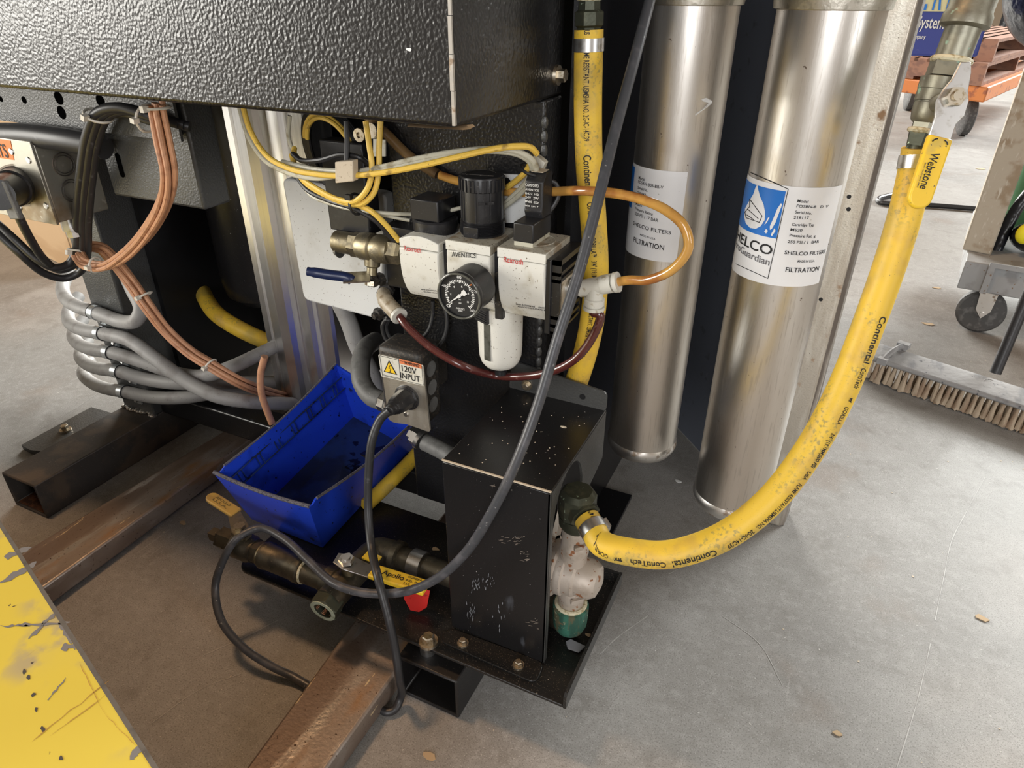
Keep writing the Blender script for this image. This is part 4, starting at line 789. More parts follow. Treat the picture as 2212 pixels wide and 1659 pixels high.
cpath = spline([at(735, 655, y=.80), at(752, 690, y=.80), at(772, 745, y=.80), at(800, 800, y=.81), at(815, 850, y=.82)], 8)
tag(mk('grey_conduit', M().tube(cpath, .0145, 18), 'conduit_grey'), 'light grey smooth conduit running down behind the grey cover plate', 'conduit')
# thin black lead looping under the gauge
tl2 = spline([at(838, 684, y=.70), at(826, 705, y=.70), at(835, 735, y=.70), at(870, 760, y=.70), at(915, 764, y=.70), at(950, 745, y=.705), at(965, 710, y=.71), at(962, 670, y=.714), at(950, 640, y=.715)], 8)
tl3 = spline([at(842, 684, y=.705), at(834, 705, y=.705), at(842, 728, y=.705), at(870, 741, y=.705), at(900, 738, y=.707), at(925, 715, y=.71), at(934, 685, y=.714), at(935, 650, y=.715)], 8)
ll = thing('sensor_lead', 'thin black lead coiled in a loose loop below the gauge', 'cable', at(880, 740, y=.70))
mk('cable', M().tube(tl2, .0028, 10), 'rubber_black', ll); mk('cable', M().tube(tl3, .0028, 10), 'rubber_black', ll)
mk('cable_tie', M().torus(at(840, 688, y=.7025), (0, 0, 1), .006, .0016, 16, 6), 'tie_black', ll)
# ================================================================== brass valve manifold on the tray
mf = thing('brass_manifold', 'grimy brass pipe run with two ball valves lying along the drip tray', 'valve', (-.58, .51, ZT))
MZ, MY = .137, .512
A = at(508, 1163, z=MZ); TX = at(742, 1262, z=MZ).x
xA = A.x
mk('end_plug', M().lathe((xA - .040, MY, MZ), (1, 0, 0), [(0, .010), (.02, .010)], 4, .8).lathe((xA - .02, MY, MZ), (1, 0, 0), [(0, .017), (.016, .017)], 6), 'brass_dark', mf)
mk('valve_body', M().lathe((xA - .004, MY, MZ), (1, 0, 0), [(0, .0175), (.012, .0175)], 6).lathe((xA + .008, MY, MZ), (1, 0, 0), [(0, .0175), (.005, .0205), (.030, .0205), (.034, .018), (.04, .018)], 28).lathe((xA + .048, MY, MZ), (1, 0, 0), [(0, .0185), (.012, .0185)], 6), 'brass_dark', mf)
mk('sealant_ring', M().torus((xA + .062, MY, MZ), (1, 0, 0), .0165, .002), 'brass_dirty', mf)
mk('coupling', M().lathe((xA + .064, MY, MZ), (1, 0, 0), [(0, .017), (.002, .0205), (.008, .0205), (.010, .0192), (.060, .0192), (.062, .0205), (.072, .0205), (.074, .017)], 32), 'brass_dark', mf)
mk('sealant_ring', M().torus((xA + .140, MY, MZ), (1, 0, 0), .0168, .0022), 'pipe_dope', mf)
mk('pipe_nipple', M().cyl((xA + .138, MY, MZ), (TX - .012, MY, MZ), .0168, n=28), 'brass_dark', mf)
mk('tee_body', M().lathe((TX - .028, MY, MZ), (1, 0, 0), [(0, .017), (.002, .021), (.016, .021), (.018, .0195), (.028, .0195)], 28).cyl((TX, MY - .03, MZ - .001), (TX, MY + .03, MZ), .0198, n=28), 'brass_dark', mf)
od = V((.06, -1, -.12)).normalized(); ob_ = V((TX + .0, MY - .022, MZ - .002))
mk('open_union', M().lathe(ob_, od, [(0, .0175), (.002, .0215), (.020, .0215), (.022, .0195), (.0221, .0135), (.010, .0130), (.009, .001)], 6, .2), 'green_brass', mf)
mk('union_face', M().band(ob_ + od * .0215, od, .0190, .0135, .0012, 24), 'pale_verdigris', mf, label='pale green corroded rim')
m = M()
for i in range(5): m.torus(ob_ + od * (.019 - i * .002), od, .0128, .0008, 24, 6)
mk('thread', m, 'copper_thread', mf)
# valve one lever
st = V((xA + .026, MY, MZ + .022)); mk('stem', M().cyl(st - V((0, 0, .006)), st + V((0, 0, .012)), .0085, n=16).box(st.x - .014, st.x + .014, MY - .006, MY + .006, MZ + .022, MZ + .027), 'brass_dirty', mf)
mk('lever_nut', M().lathe(st + V((0, 0, .014)), (0, 0, 1), [(0, .0085), (.006, .0085)], 6), 'zinc_yellow', mf)
h0 = st + V((0, 0, .012)); h1_ = at(505, 1108, z=.168); h2_ = at(452, 1074, z=.178)
sd = (h1_ - h0).normalized(); sw = V((0, 0, 1)).cross(sd).normalized()
mk('lever_shank', M().prism([h0 - sd * .012 - sw * .010, h0 + sw * -.012, h1_ - sw * .0085, h1_ + sw * .0085, h0 + sw * .012, h0 - sd * .012 + sw * .010], (0, 0, .0025)), 'brass_dirty', mf)
gd = (h2_ - h1_); gl = gd.length; gd.normalize(); gw_ = V((0, 0, 1)).cross(gd).normalized(); gu = gd.cross(gw_)
gr1 = mk('grip', M().prism([h1_ - gd * .006 - gw_ * .010, h1_ + gd * (gl - .008) - gw_ * .010] + [h1_ + gd * (gl - .008 + .010 * math.sin(a)) - gw_ * .010 * math.cos(a) for a in [math.pi * i / 8 for i in range(1, 8)]] + [h1_ + gd * (gl - .008) + gw_ * .010, h1_ - gd * .006 + gw_ * .010], gu * .006), 'handle_ochre', mf, bevel=.0018, label='ochre vinyl grip')
for i_, s_ in enumerate(('APOLLO', 'U.S.A.')): lettering(s_, flat(h1_ + gd * (gl - .012) - gw_ * (.001 - i_ * .006) + gu * .0064, h1_ + gd * .010 - gw_ * (.001 - i_ * .006) + gu * .0064, -gw_, .0042), 'ink_rubbed', gr1)
# valve two: runs back from the tee, elbow and pipe into the cover
VX = TX
mk('valve_body', M().lathe((VX, MY + .022, MZ), (0, 1, 0), [(0, .018), (.010, .018)], 6).lathe((VX, MY + .03, MZ), (0, 1, 0), [(0, .0175), (.004, .0205), (.022, .0205), (.026, .0175)], 28), 'brass_dark', mf)
PY_ = .594
mk('pipe_elbow', M().tube(spline([(VX, MY + .05, MZ), (VX, PY_ - .018, MZ), (VX + .006, PY_ - .004, MZ), (VX + .022, PY_, MZ), (VX + .036, PY_, MZ)], 6), .0195, 24).lathe((VX + .030, PY_, MZ), (1, 0, 0), [(0, .0195), (.002, .0225), (.011, .0225), (.013, .018)], 28), 'brass_dark', mf)
mk('pipe', M().cyl((VX + .04, PY_, MZ), (CX0 + .02, PY_, MZ), .0165, n=28), 'brass_dark', mf)
mk('pipe_collar', M().band((VX + .062, PY_, MZ), (1, 0, 0), .0195, .016, .020), 'zinc', mf)
s2 = V((VX + .004, MY + .012, MZ + .022))
mk('stem', M().cyl(s2 - V((0, 0, .008)), s2 + V((0, 0, .012)), .009, n=18), 'brass_dirty', mf)
mk('lever_nut', M().lathe(s2 + V((0, 0, .0145)), (0, 0, 1), [(0, .0105), (.007, .0105)], 6, .2).cyl(s2 + V((0, 0, .02)), s2 + V((0, 0, .024)), .006, n=16), 'zinc', mf)
l0 = s2 + V((0, 0, .012)); l1 = at(808, 1240, z=.158); l2 = at(922, 1276, z=.158)
sd = (l1 - l0).normalized(); sw = V((0, 0, 1)).cross(sd).normalized()
mk('lever_shank', M().prism([l0 - sd * .016 - sw * .009, l0 - sw * .014, l1 - sw * .010, l1 + sw * .010, l0 + sw * .014, l0 - sd * .016 + sw * .009], (0, 0, .0025)), 'zinc', mf, bevel=.0005)
mk('lever_tab', M().box(VX + .012, VX + .036, MY + .034, MY + .048, MZ + .026, MZ + .0285), 'handle_yellow', mf)
gd = (l2 - l1); gl = gd.length; gd.normalize(); gw_ = V((0, 0, 1)).cross(gd).normalized(); gu = V((0, 0, 1))
gr2 = mk('grip', M().prism([l1 - gd * .003 - gw_ * .0115, l1 + gd * gl - gw_ * .0115, l1 + gd * gl + gw_ * .0115, l1 - gd * .003 + gw_ * .0115], (0, 0, .008)), 'handle_yellow', mf, bevel=.002, label='bright yellow vinyl grip')
ctr = V((0, 0, .0085))
def gpos(a, b_): return l1 + gd * a * gl + gw_ * b_ + ctr
lettering('Apollo', flat(gpos(.17, -.003), gpos(.58, -.003), gw_, .0085), 'ink', gr2)
for i_, s_ in enumerate(('CONBRACO', 'IND., INC.', 'U.S.A.')): lettering(s_, flat(gpos(.62, .0045 - i_ * .0062), gpos((.97, .90, .82)[i_], .0045 - i_ * .0062), gw_, .0036), 'ink', gr2)
mk('tag_clip', M().prism([at(872, 1292, z=.125), at(892, 1288, z=.13), at(925, 1296, z=.13), at(922, 1312, z=.112), at(905, 1322, z=.106), at(886, 1318, z=.106)], (.0, .006, .012)), 'red_plastic', None)
tg = bpy.data.objects['tag_clip']; tag(tg, 'crumpled red plastic clip under the yellow lever on the tray', 'clip')
# ================================================================== blue bin
bi = thing('blue_bin', 'blue plastic parts bin with oil-stained bottom on the drip tray', 'bin', (-.67, .72, .105))
b00, b10, b11, b01 = V((-.743, .586, .107)), V((-.600, .586, .1045)), V((-.604, .850, .118)), V((-.745, .866, .142))
r00, r10, r11, r01 = at(461, 1022, z=.203), at(667, 1096, z=.200), V((-.578, .842, .205)), at(726, 786, z=.257)
def wall(name, a0, a1, c1, c0, inn, t=.003, mt='bin_blue'):
    n = (a1 - a0).cross(c0 - a0).normalized() * t
    if n.dot(inn - a0) < 0: n = -n
    return mk(name, M().prism([a0, a1, c1, c0], n), mt, bi)
mid = (b00 + b10 + b11 + b01) / 4 + V((0, 0, .05))
mk('bin_floor', M().prism([b00, b10, b11, b01], (0, 0, .004)), 'bin_oil', bi)
ls0 = at(484, 1006, z=.2155); rs0 = at(684, 1076, z=.213)
def sidewall(name, bA, bB, rB, step, rA):
    n = (bB - bA).cross(rA - bA).normalized() * .003
    if n.dot(mid - bA) < 0: n = -n
    dn = (rA - bA); low = bA + dn * 1.0
    P = [bA, bB, rB]
    N_ = 10
    for i in range(N_ + 1):   # rim sags a little along its length
        t = i / N_; q = rB.lerp(step, t); q = q - V((0, 0, .010 * math.sin(math.pi * t))); P.append(q) if i else None
    P += [step + (low - step) * .55 - (low - bA).normalized() * .004, low]
    return mk(name, M().prism(P, n), 'bin_blue', bi)
wl = sidewall('side_wall', b00, b01, r01, ls0, r00); wr = sidewall('side_wall', b10, b11, r11, rs0, r10)
# front wall with slightly bowed rim
P = [b00, b10]; n = V((0, .003, 0))
for i in range(9):
    t = i / 8; q = r10.lerp(r00, t); q = q - V((0, 0, .006 * math.sin(math.pi * t))); P.append(q)
mk('front_wall', M().prism(P, n), 'bin_blue', bi)
wall('rear_wall', b01, b11, r11, r01, mid)
m = M(); fr = [r00.lerp(r10, i / 12) - V((0, 0, .006 * math.sin(math.pi * i / 12))) + V((0, .0012, .001)) for i in range(13)]
m.tube(fr, .0032, 8); mk('front_rim', m, 'bin_edge', bi, label='scuffed grey rim')
for a_, b_ in ((ls0, r01), (rs0, r11)):
    m = M(); m.tube([a_.lerp(b_, i / 12) - V((0, 0, .010 * math.sin(math.pi * i / 12))) for i in range(13)], .0022, 8); mk('side_rim', m, 'bin_edge', bi)
def rib(a0, a1, w_=.0016): return mk('wall_rib', M().tube([a0, a1], w_, 6), 'bin_oil', bi)
inn = V((.0085, 0, .001))
def lw_(t, h): return (b00.lerp(r00, h)).lerp(b01.lerp(r01, h), t) + inn
for h in (.60, .80): rib(lw_(.02, h), lw_(.98, h), .0013)
for t in (.08, .22, .36, .50, .64, .76, .88):
    for k in (0, .03): rib(lw_(t + k, .60), lw_(t + k + .004, .80), .0010)
def rw_(t, h): return (b10.lerp(r10, h)).lerp(b11.lerp(r11, h), t) + V((.0008, 0, 0))
for h in (.55, .74): rib(rw_(.02, h), rw_(.98, h), .0009)
for t in (.16, .40, .66, .9): rib(rw_(t, .55), rw_(t + .02, .74), .0008)
yh2 = spline([at(925, 950, z=.165), at(893, 990, z=.146), at(850, 1034, z=.134), at(815, 1068, z=.120), at(788, 1092, z=.116)], 8)
tag(mk('yellow_hose', M().tube(yh2, .0125, 16), 'hose_yellow'), 'short yellow hose passing under the right side of the blue bin', 'hose')
# ================================================================== steel junction box at the left
jb = thing('steel_junction_box', 'galvanised steel junction box with knockouts and an orange voltage label', 'junction box', (-1.1, .64, .55))
JX = at(95, 395, y=.60).x; jt, jbz = at(65, 307, y=.60).z, at(125, 483, y=.60).z
mk('box_body', M().box(JX - .16, JX, .602, .685, jbz, jt), 'jbox_steel', jb, bevel=.002)
jf = mk('box_cover', M().box(JX - .162, JX + .001, .598, .602, jbz - .002, jt + .001), 'jbox_steel', jb, bevel=.0006)
for px, py in ((62, 346), (100, 445), (25, 327), (43, 448)):
    q = at(px, py, y=.598); mk('screw', M().lathe(q, (0, -1, 0), [(0, .005), (.0015, .0042)], 14), 'zinc', jf)
for px, py in ((137, 355), (155, 412)):
    q = at(px, py, x=JX); mk('knockout', M().torus(q + V((.0008, 0, 0)), (1, 0, 0), .016, .0008, 28, 6).torus(q + V((.0008, 0, 0)), (1, 0, 0), .0125, .0006, 28, 6), 'mill_scale', jb)
lo = [at(-45, 294, y=.5974), at(22, 304, y=.5974), at(30, 346, y=.5974), at(-40, 335, y=.5974)]
ol = mk('voltage_label', M().prism(lo, (0, .0006, 0)), 'orange_label', jf, label='orange voltage label')
lettering('VOLTS', flat(at(-36, 333, y=.5968), at(20, 341, y=.5968), (.0, 0, 1), .0185), 'ink', ol)
mk('conduit_nut', M().lathe(at(150, 474, y=.64), (0, 0, -1), [(-.012, .012), (.006, .014), (.016, .014), (.017, .011), (.026, .011)], 8), 'zinc', jb)
# taped bar above the box
tb_ = spline([at(-30, 290, y=.615), at(60, 292, y=.615), at(140, 302, y=.617), at(225, 318, y=.625)], 6)
tag(mk('taped_bar', M().tube(tb_, .016, 14), 'rubber_black'), 'black taped bar lying on top of the steel junction box', 'bar')
# twist lock plug
tp = thing('twist_lock_plug', 'large black twist-lock plug with a grey clamp in the junction box', 'plug', at(20, 410, y=.57))
g0 = at(42, 400, y=.598); g1 = at(2, 418, y=.545); gdv = (g1 - g0).normalized()
mk('plug_body', M().lathe(g0, gdv, [(0, .028), (.004, .028), (.006, .0265), (.032, .0255), (.034, .023), ((g1 - g0).length + .01, .021)], 32), 'black_plastic', tp)
mk('plug_flange', M().band(g0 + gdv * .0005, gdv, .0300, .024, .004, 32), 'foam_beige', tp)
mk('cable_clamp', M().obox(at(20, 432, y=.548), at(32, 462, y=.55) - at(5, 400, y=.55), (1, 0, 0), .026, .012, .004), 'conduit_dark', tp, bevel=.002)
# ------------------------------------------------ black cable bundle
bc = thing('black_cable_bundle', 'bundle of black power cables looping past the junction box to the cabinet', 'cables', at(175, 500, y=.62))
up_ = [(168, 540, .66), (170, 470, .63), (178, 380, .61), (192, 290, .60), (214, 244, .60), (262, 232, .605), (330, 252, .615), (390, 268, .63)]
def off(lst, dx, dy, dd): return [at(px + dx, py + dy, y=y_ + dd) for px, py, y_ in lst]
C_ = [
    [at(-20, 470, y=.60), at(30, 515, y=.60), at(80, 560, y=.61), at(115, 578, y=.625), at(148, 570, y=.65)] + off(up_, -4, 0, 0),
    [at(38, 462, y=.57), at(62, 510, y=.585), at(95, 560, y=.61), at(130, 583, y=.64), at(160, 572, y=.66)] + off(up_, 8, 2, .004),
    [at(-20, 490, y=.59), at(40, 545, y=.60), at(95, 590, y=.63), at(140, 601, y=.66), at(172, 588, y=.68), at(186, 560, y=.68)] + off(up_[1:], 20, 6, .010),
    [at(168, 575, y=.69), at(182, 540, y=.68)] + off(up_[1:], 6, 12, .016)]
for c_ in C_: mk('cable', M().tube(spline(c_, 8), .0062, 12), 'rubber_black', bc)
def tie(parent, p, d_, R_, mt='tie_white', head=True):
    m = M(); d_ = V(d_).normalized(); m.torus(p, d_, R_, .0017, 20, 6); _, u, v = basis(d_)
    if head: m.obox(p - V((0, 1, 0)) * (R_ + .002), d_, u, .0035, .004, .003)
    return mk('cable_tie', m, mt, parent)
tie(bc, at(212, 250, y=.606), (.5, 0, 1), .016); tie(bc, at(318, 256, y=.612), (1, 0, -.2), .016)
# ------------------------------------------------ brown cable bundle
bb = thing('brown_cable_bundle', 'bundle of thin copper-brown cables tied in a loop', 'cables', at(300, 560, y=.66))
bp_ = [(338, 225, .60), (352, 300, .60), (364, 370, .60), (356, 430, .605), (320, 500, .615), (270, 550, .63), (225, 575, .64), (185, 570, .645), (168, 548, .66), (178, 533, .685), (215, 535, .70), (245, 562, .70), (280, 605, .70), (318, 660, .70), (360, 715, .71), (410, 760, .72), (458, 790, .73), (515, 822, .75), (580, 848, .83), (650, 862, .97)]
random.seed(5)
for k in range(6):
    a = 2 * math.pi * k / 5; rr = 0 if k == 5 else 1
    P = []
    for i, (px, py, y_) in enumerate(bp_):
        tw = a + i * .12; P.append(at(px, py, y=y_) + V((math.cos(tw) * .0098 * rr + random.gauss(0, .0006), math.sin(tw) * .0062 * rr, random.gauss(0, .0006) + (.004 * math.sin(tw) * rr))))
    mk('cable', M().tube(spline(P, 7), .0037, 9), 'cable_brown', bb)
tie(bb, at(338, 232, y=.60), (0, 0, 1), .015); tie(bb, at(207, 572, y=.642), (1, .1, -.1), .012); tie(bb, at(313, 638, y=.70), (.5, 0, -.8), .012); tie(bb, at(455, 788, y=.73), (.8, 0, -.5), .012); tie(bb, at(166, 540, y=.66), (0, .4, 1), .012)
ot = spline([at(572, 770, y=.76), at(563, 810, y=.755), at(565, 850, y=.75), at(578, 890, y=.75), at(588, 915, y=.75)], 8)
tag(mk('tan_tube', M().tube(ot, .0062, 12), 'cable_brown'), 'single tan tube bending down beside the aluminium profile', 'tube')
# ------------------------------------------------ grey conduits strapped to the post
gy = .752
CON = [
    ('grey ribbed conduit bent in a tight hook at the top of the post', [(268, 588, .80), (288, 628, .775), (305, 668, .755), (296, 690, .745), (262, 694, gy), (215, 678, gy), (172, 664, .757), (143, 645, .79), (136, 615, .84), (150, 585, .88)]),
    ('second grey conduit from the top crossing diagonally down to the right', [(170, 640, .885), (150, 668, .84), (150, 695, .795), (178, 712, .762), (230, 722, gy), (280, 735, .750), (340, 778, .745), (405, 825, .745), (470, 856, .75), (540, 868, .78), (620, 872, .86), (680, 872, .98)]),
    ('third grey conduit that bends up behind the diagonal one', [(180, 690, .885), (160, 716, .84), (165, 738, .795), (195, 754, .762), (243, 762, gy), (310, 782, .760), (380, 806, .768), (440, 812, .772), (500, 793, .80), (560, 765, .86), (640, 725, .98)]),
    ('fourth grey conduit sagging along the post to the right', [(190, 735, .885), (174, 762, .84), (182, 782, .795), (212, 796, .762), (255, 802, gy), (320, 820, .765), (390, 828, .775), (470, 826, .81), (560, 826, .88), (660, 826, .98)]),
    ('lowest grey conduit strapped to the foot of the post', [(195, 780, .885), (180, 802, .84), (192, 822, .795), (225, 838, .762), (268, 846, gy), (330, 858, .764), (400, 858, .772), (470, 848, .81), (550, 842, .88), (660, 845, .98)])]
for lb_, ps in CON:
    P = spline([at(px, py, y=y_) for px, py, y_ in ps], 10)
    t = thing('grey_conduit', lb_, 'conduit', P[len(P) // 3], 'grey conduits strapped to the post')
    mk('conduit_hose', M().tube(P, .0132, 16, lambda t, i: 1 + .018 * (i % 2)), 'conduit_grey', t)
    k = min(range(len(P)), key=lambda i: abs(proj(P[i])[0] - (205 + 16 * CON.index((lb_, ps)))) + (0 if .74 < P[i].y < .77 else 1e4))
    T = (P[k + 1] - P[k - 1]).normalized(); q = P[k]
    mk('strap', M().band(q - T * .007, T, .0146, .0125, .014), 'strap_steel', t)
    mk('strap_edge', M().torus(q + T * .0075, T, .0142, .0011, 20, 6), 'rubber_black', t)
    sx = q + T * .012 + V((.006, 0, -.022)); mk('strap_tab', M().box(sx.x - .008, sx.x + .008, .764, .767, sx.z - .010, sx.z + .012), 'strap_steel', t)
    bolt(t, V((sx.x, .764, sx.z)), (0, -1, 0), .0045, .007, 'zinc', False, 'screw')
# ================================================================== yellow and white tubing above the regulators
wb = thing('tubing_bundle', 'bundle of yellow and white plastic tubes looping above the white regulators', 'tubes', at(760, 380, y=.64))
def wire(pts, r, mt, name='tube'): return mk(name, M().tube(spline([at(a, b_, y=c_) for a, b_, c_ in pts], 8), r, 10), mt, wb)
main = [(523, 222, .66), (540, 280, .655), (575, 335, .65), (625, 364, .645), (690, 377, .64), (745, 380, .64), (820, 374, .64), (900, 360, .645), (985, 340, .655), (1060, 323, .665), (1115, 316, .675)]
wire(main + [(1145, 318, .685), (1160, 332, .695)], .0034, 'tube_yellow')
wire([(a - 6, b_ + 8, c_ + .006) for a, b_, c_ in main[:5]] + [(745, 376, .648), (820, 362, .65), (900, 343, .655), (985, 328, .662), (1065, 322, .672), (1120, 328, .682), (1152, 348, .692), (1158, 372, .70), (1140, 402, .708), (1105, 435, .715), (1075, 455, .718)], .0032, 'tube_white')
wire([(610, 350, .66), (680, 366, .655), (745, 370, .652), (820, 368, .65), (900, 351, .655), (985, 334, .662), (1065, 326, .674), (1120, 334, .686), (1146, 352, .696), (1148, 376, .704), (1128, 404, .712), (1092, 438, .718), (1066, 462, .72)], .0032, 'tube_white')
wire([(1148, 350, .700), (1135, 372, .706), (1118, 388, .712), (1095, 405, .718)], .0034, 'tube_yellow')
wire([(790, 262, .66), (797, 310, .655), (803, 360, .65), (795, 405, .645), (768, 434, .642), (728, 430, .645), (685, 408, .65), (650, 382, .66), (634, 350, .68), (636, 320, .70)], .0034, 'tube_yellow')
wire([(822, 262, .665), (819, 320, .66), (818, 370, .655), (808, 415, .65), (782, 440, .646), (745, 438, .648), (700, 420, .653), (660, 395, .663), (640, 365, .683), (630, 335, .70)], .0034, 'tube_yellow')
wire([(766, 440, .65), (800, 455, .652), (830, 482, .66), (862, 520, .675)], .0034, 'tube_yellow')
wire([(644, 384, .672), (665, 410, .664), (710, 432, .66), (765, 450, .655), (810, 475, .662), (850, 518, .68)], .0036, 'rubber_black', 'cable')
wire([(648, 392, .674), (672, 422, .664), (720, 442, .66), (780, 455, .656), (840, 461, .67), (890, 463, .69)], .0024, 'tube_white')
wire([(800, 458, .666), (845, 468, .68), (885, 476, .69)], .0022, 'tube_white')
wire([(970, 455, .70), (1000, 448, .705)], .0024, 'tube_white')
wire([(626, 250, .70), (624, 300, .70), (640, 335, .70), (665, 360, .69), (690, 378, .68)], .0026, 'tube_white')
wire([(748, 262, .67), (750, 310, .665), (748, 360, .66)], .0032, 'rubber_black', 'cable')
for k in range(4):
    c_ = at(724, 335, y=.73 + k * .004); mk('cable', M().torus(c_, (.25, 1, .15), .052 + k * .004, .0032, 40, 8), 'rubber_black', wb)
for k in range(2):
    c_ = at(716, 330, y=.72 + k * .006); mk('tube', M().torus(c_, (.2, 1, .2), .044 + k * .005, .0028, 40, 8, .3, 3.6), 'tube_yellow', wb)
wire([(632, 332, .68), (650, 346, .675), (690, 346, .67), (740, 334, .668), (780, 342, .67), (800, 360, .68)], .0032, 'rubber_black', 'cable')
q = at(769, 441, y=.652); mk('cable_tie', M().torus(q, (1, 0, .2), .012, .0017, 20, 6).box(q.x - .004, q.x + .004, q.y - .015, q.y - .009, q.z + .008, q.z + .014), 'tie_black', wb)
q = at(1146, 368, y=.70); mk('cable_tie', M().torus(q, (.4, 0, 1), .012, .0017, 20, 6), 'tie_black', wb)
c_ = [at(723, 350, y=.632), at(762, 347, y=.632), at(763, 392, y=.632), at(724, 396, y=.632)]
mk('tie_pad', M().prism(c_, (0, .010, 0)), 'foam_beige', wb, bevel=.001, label='square beige clip holding the tubes')
c_ = [at(1152, 332, y=.715), at(1177, 352, y=.715), at(1168, 372, y=.715), at(1150, 368, y=.715)]
mk('tie_pad', M().prism(c_, (0, .011, 0)), 'paper', wb, bevel=.001, label='white adhesive cable pad')
mk('paper_flag', M().prism([at(806, 300, y=.70), at(832, 302, y=.70), at(832, 338, y=.70), at(806, 338, y=.70)], (0, .002, 0)), 'paper', wb)
sb = thing('solenoid_block', 'small dark valve block with a brass screw behind the yellow tubes', 'valve', at(790, 320, y=.72))
mk('block_body', M().box(-.60, -.535, .70, .726, .575, .69), 'black_plastic', sb, bevel=.002)
mk('screw', M().lathe(at(779, 291, y=.70), (0, -1, 0), [(0, .008), (.004, .008), (.0041, .0035), (.002, .003)], 20), 'zinc_yellow', sb)
mk('screw', M().lathe(at(806, 282, y=.70), (0, -1, .1), [(0, .009), (.006, .009), (.0061, .006)], 20), 'zinc_yellow', sb)
# ================================================================== lift forks and yellow truck
def fork(P, zt, label):
    return tag(mk('lift_fork', M().prism([(x, y, .004) for x, y in P], (0, 0, zt - .004)), 'fork_steel', None, bevel=.004), label, 'fork', 'steel lift forks')
fa, fb = at(530, 1659, z=.043), at(757, 1350, z=.043); fk = (fb.x - fa.x) / (fb.y - fa.y)
fork([(fa.x + fk * (.235 - fa.y), .235), (-.4035, .200), (-.4035, 1.35), (fb.x - .01, 1.35), (fb.x, fb.y)], .043, 'brown worn steel lift fork beside the right skid tube')
fork([(-1.092, .385), (-.985, .355), (-1.002, 1.35), (-1.055, 1.35), (-1.063, .85)], .043, 'rusty steel lift fork between the left skid tube and the blue bin')
yt = thing('yellow_truck_guard', 'scratched yellow painted steel plate of a lift truck in the near corner', 'plate', (-.75, .12, 0))
e0, e1 = at(-60, 1030, z=.30), at(395, 1740, z=.30)
dd = (e1 - e0).normalized(); nn = V((dd.y, -dd.x, 0)); nn = -nn if nn.y > 0 else nn
pl_ = [e0 - dd * .9, e1, e1 + nn * .45, e0 + nn * .9 - dd * .9]
tp_ = mk('guard_plate', M().prism(pl_, (0, 0, -.008)), 'truck_yellow', yt, bevel=.002)
mk('guard_edge', M().prism([e0 + V((0, 0, -.0085)), e1 + V((0, 0, -.0085)), e1 + nn * .01 + V((0, 0, -.0085)), e0 + nn * .01 + V((0, 0, -.0085))], (0, 0, -.012)), 'mill_scale', yt)
ce_ = (e0 + e1) / 2 + nn * .22
mk('truck_shade_body', M().prism([e0 + nn * .012 - dd * .9 + V((0, 0, -.30)), e1 + nn * .012 + V((0, 0, -.30)), e1 + nn * .50 + V((0, 0, -.30)), e0 + nn * 1.0 - dd * .9 + V((0, 0, -.30))], (0, 0, .2875)), 'mill_scale', yt)  # unseen solid body added below the plate to shade the near floor
mk('worn_rim', M().add([e0 + V((0, 0, .0005)), e1 + V((0, 0, .0005)), e1 + nn * .004 + V((0, 0, .0005)), e0 + nn * .004 + V((0, 0, .0005))], [[0, 1, 2, 3]]), 'conduit_dark', tp_, smooth=0)
random.seed(21)
def pl_poly(pts, mt, nm): return mk(nm, M().add([at(a, b_, z=.3004) for a, b_ in pts], [list(range(len(pts)))]), mt, tp_, smooth=0)
for c_ in ((62, 1462), (72, 1500), (78, 1532), (92, 1575), (132, 1638), (52, 1451)):
    pl_poly([(c_[0] + random.uniform(2, 7) * math.cos(a), c_[1] + random.uniform(3, 8) * math.sin(a)) for a in [i * math.pi / 3.5 for i in range(7)]], 'ink_soft', 'paint_chip')
def scratch(a, b_, w_, mt='conduit_dark'):
    dx, dy = b_[0] - a[0], b_[1] - a[1]; l = math.hypot(dx, dy); ux, uy = -dy / l, dx / l; top, bot = [], []
    for i in range(9):
        t = i / 8; ww = w_ * (.25 + random.random()) * (1 if 0 < i < 8 else .2); px, py = a[0] + dx * t + random.gauss(0, 1.2), a[1] + dy * t + random.gauss(0, 1.2)
        top.append((px + ux * ww, py + uy * ww)); bot.append((px - ux * ww, py - uy * ww))
    pl_poly(top + bot[::-1], mt, 'scratch')
for a, b_, w_ in (((10, 1205), (70, 1180), 5), ((0, 1260), (80, 1215), 6), ((40, 1350), (150, 1345), 4), ((60, 1380), (120, 1325), 5), ((100, 1515), (142, 1465), 2), ((282, 1640), (305, 1612), 7), ((130, 1400), (165, 1395), 8), ((128, 1345), (155, 1390), 9), ((0, 1352), (65, 1352), 2.5)): scratch(a, b_, w_, 'tape_grey')
for a, b_, w_ in (((70, 1600), (235, 1470), 1.2), ((110, 1590), (230, 1500), .9), ((170, 1430), (230, 1550), .9), ((230, 1545), (290, 1610), .8)): scratch(a, b_, w_, 'handle_ochre')
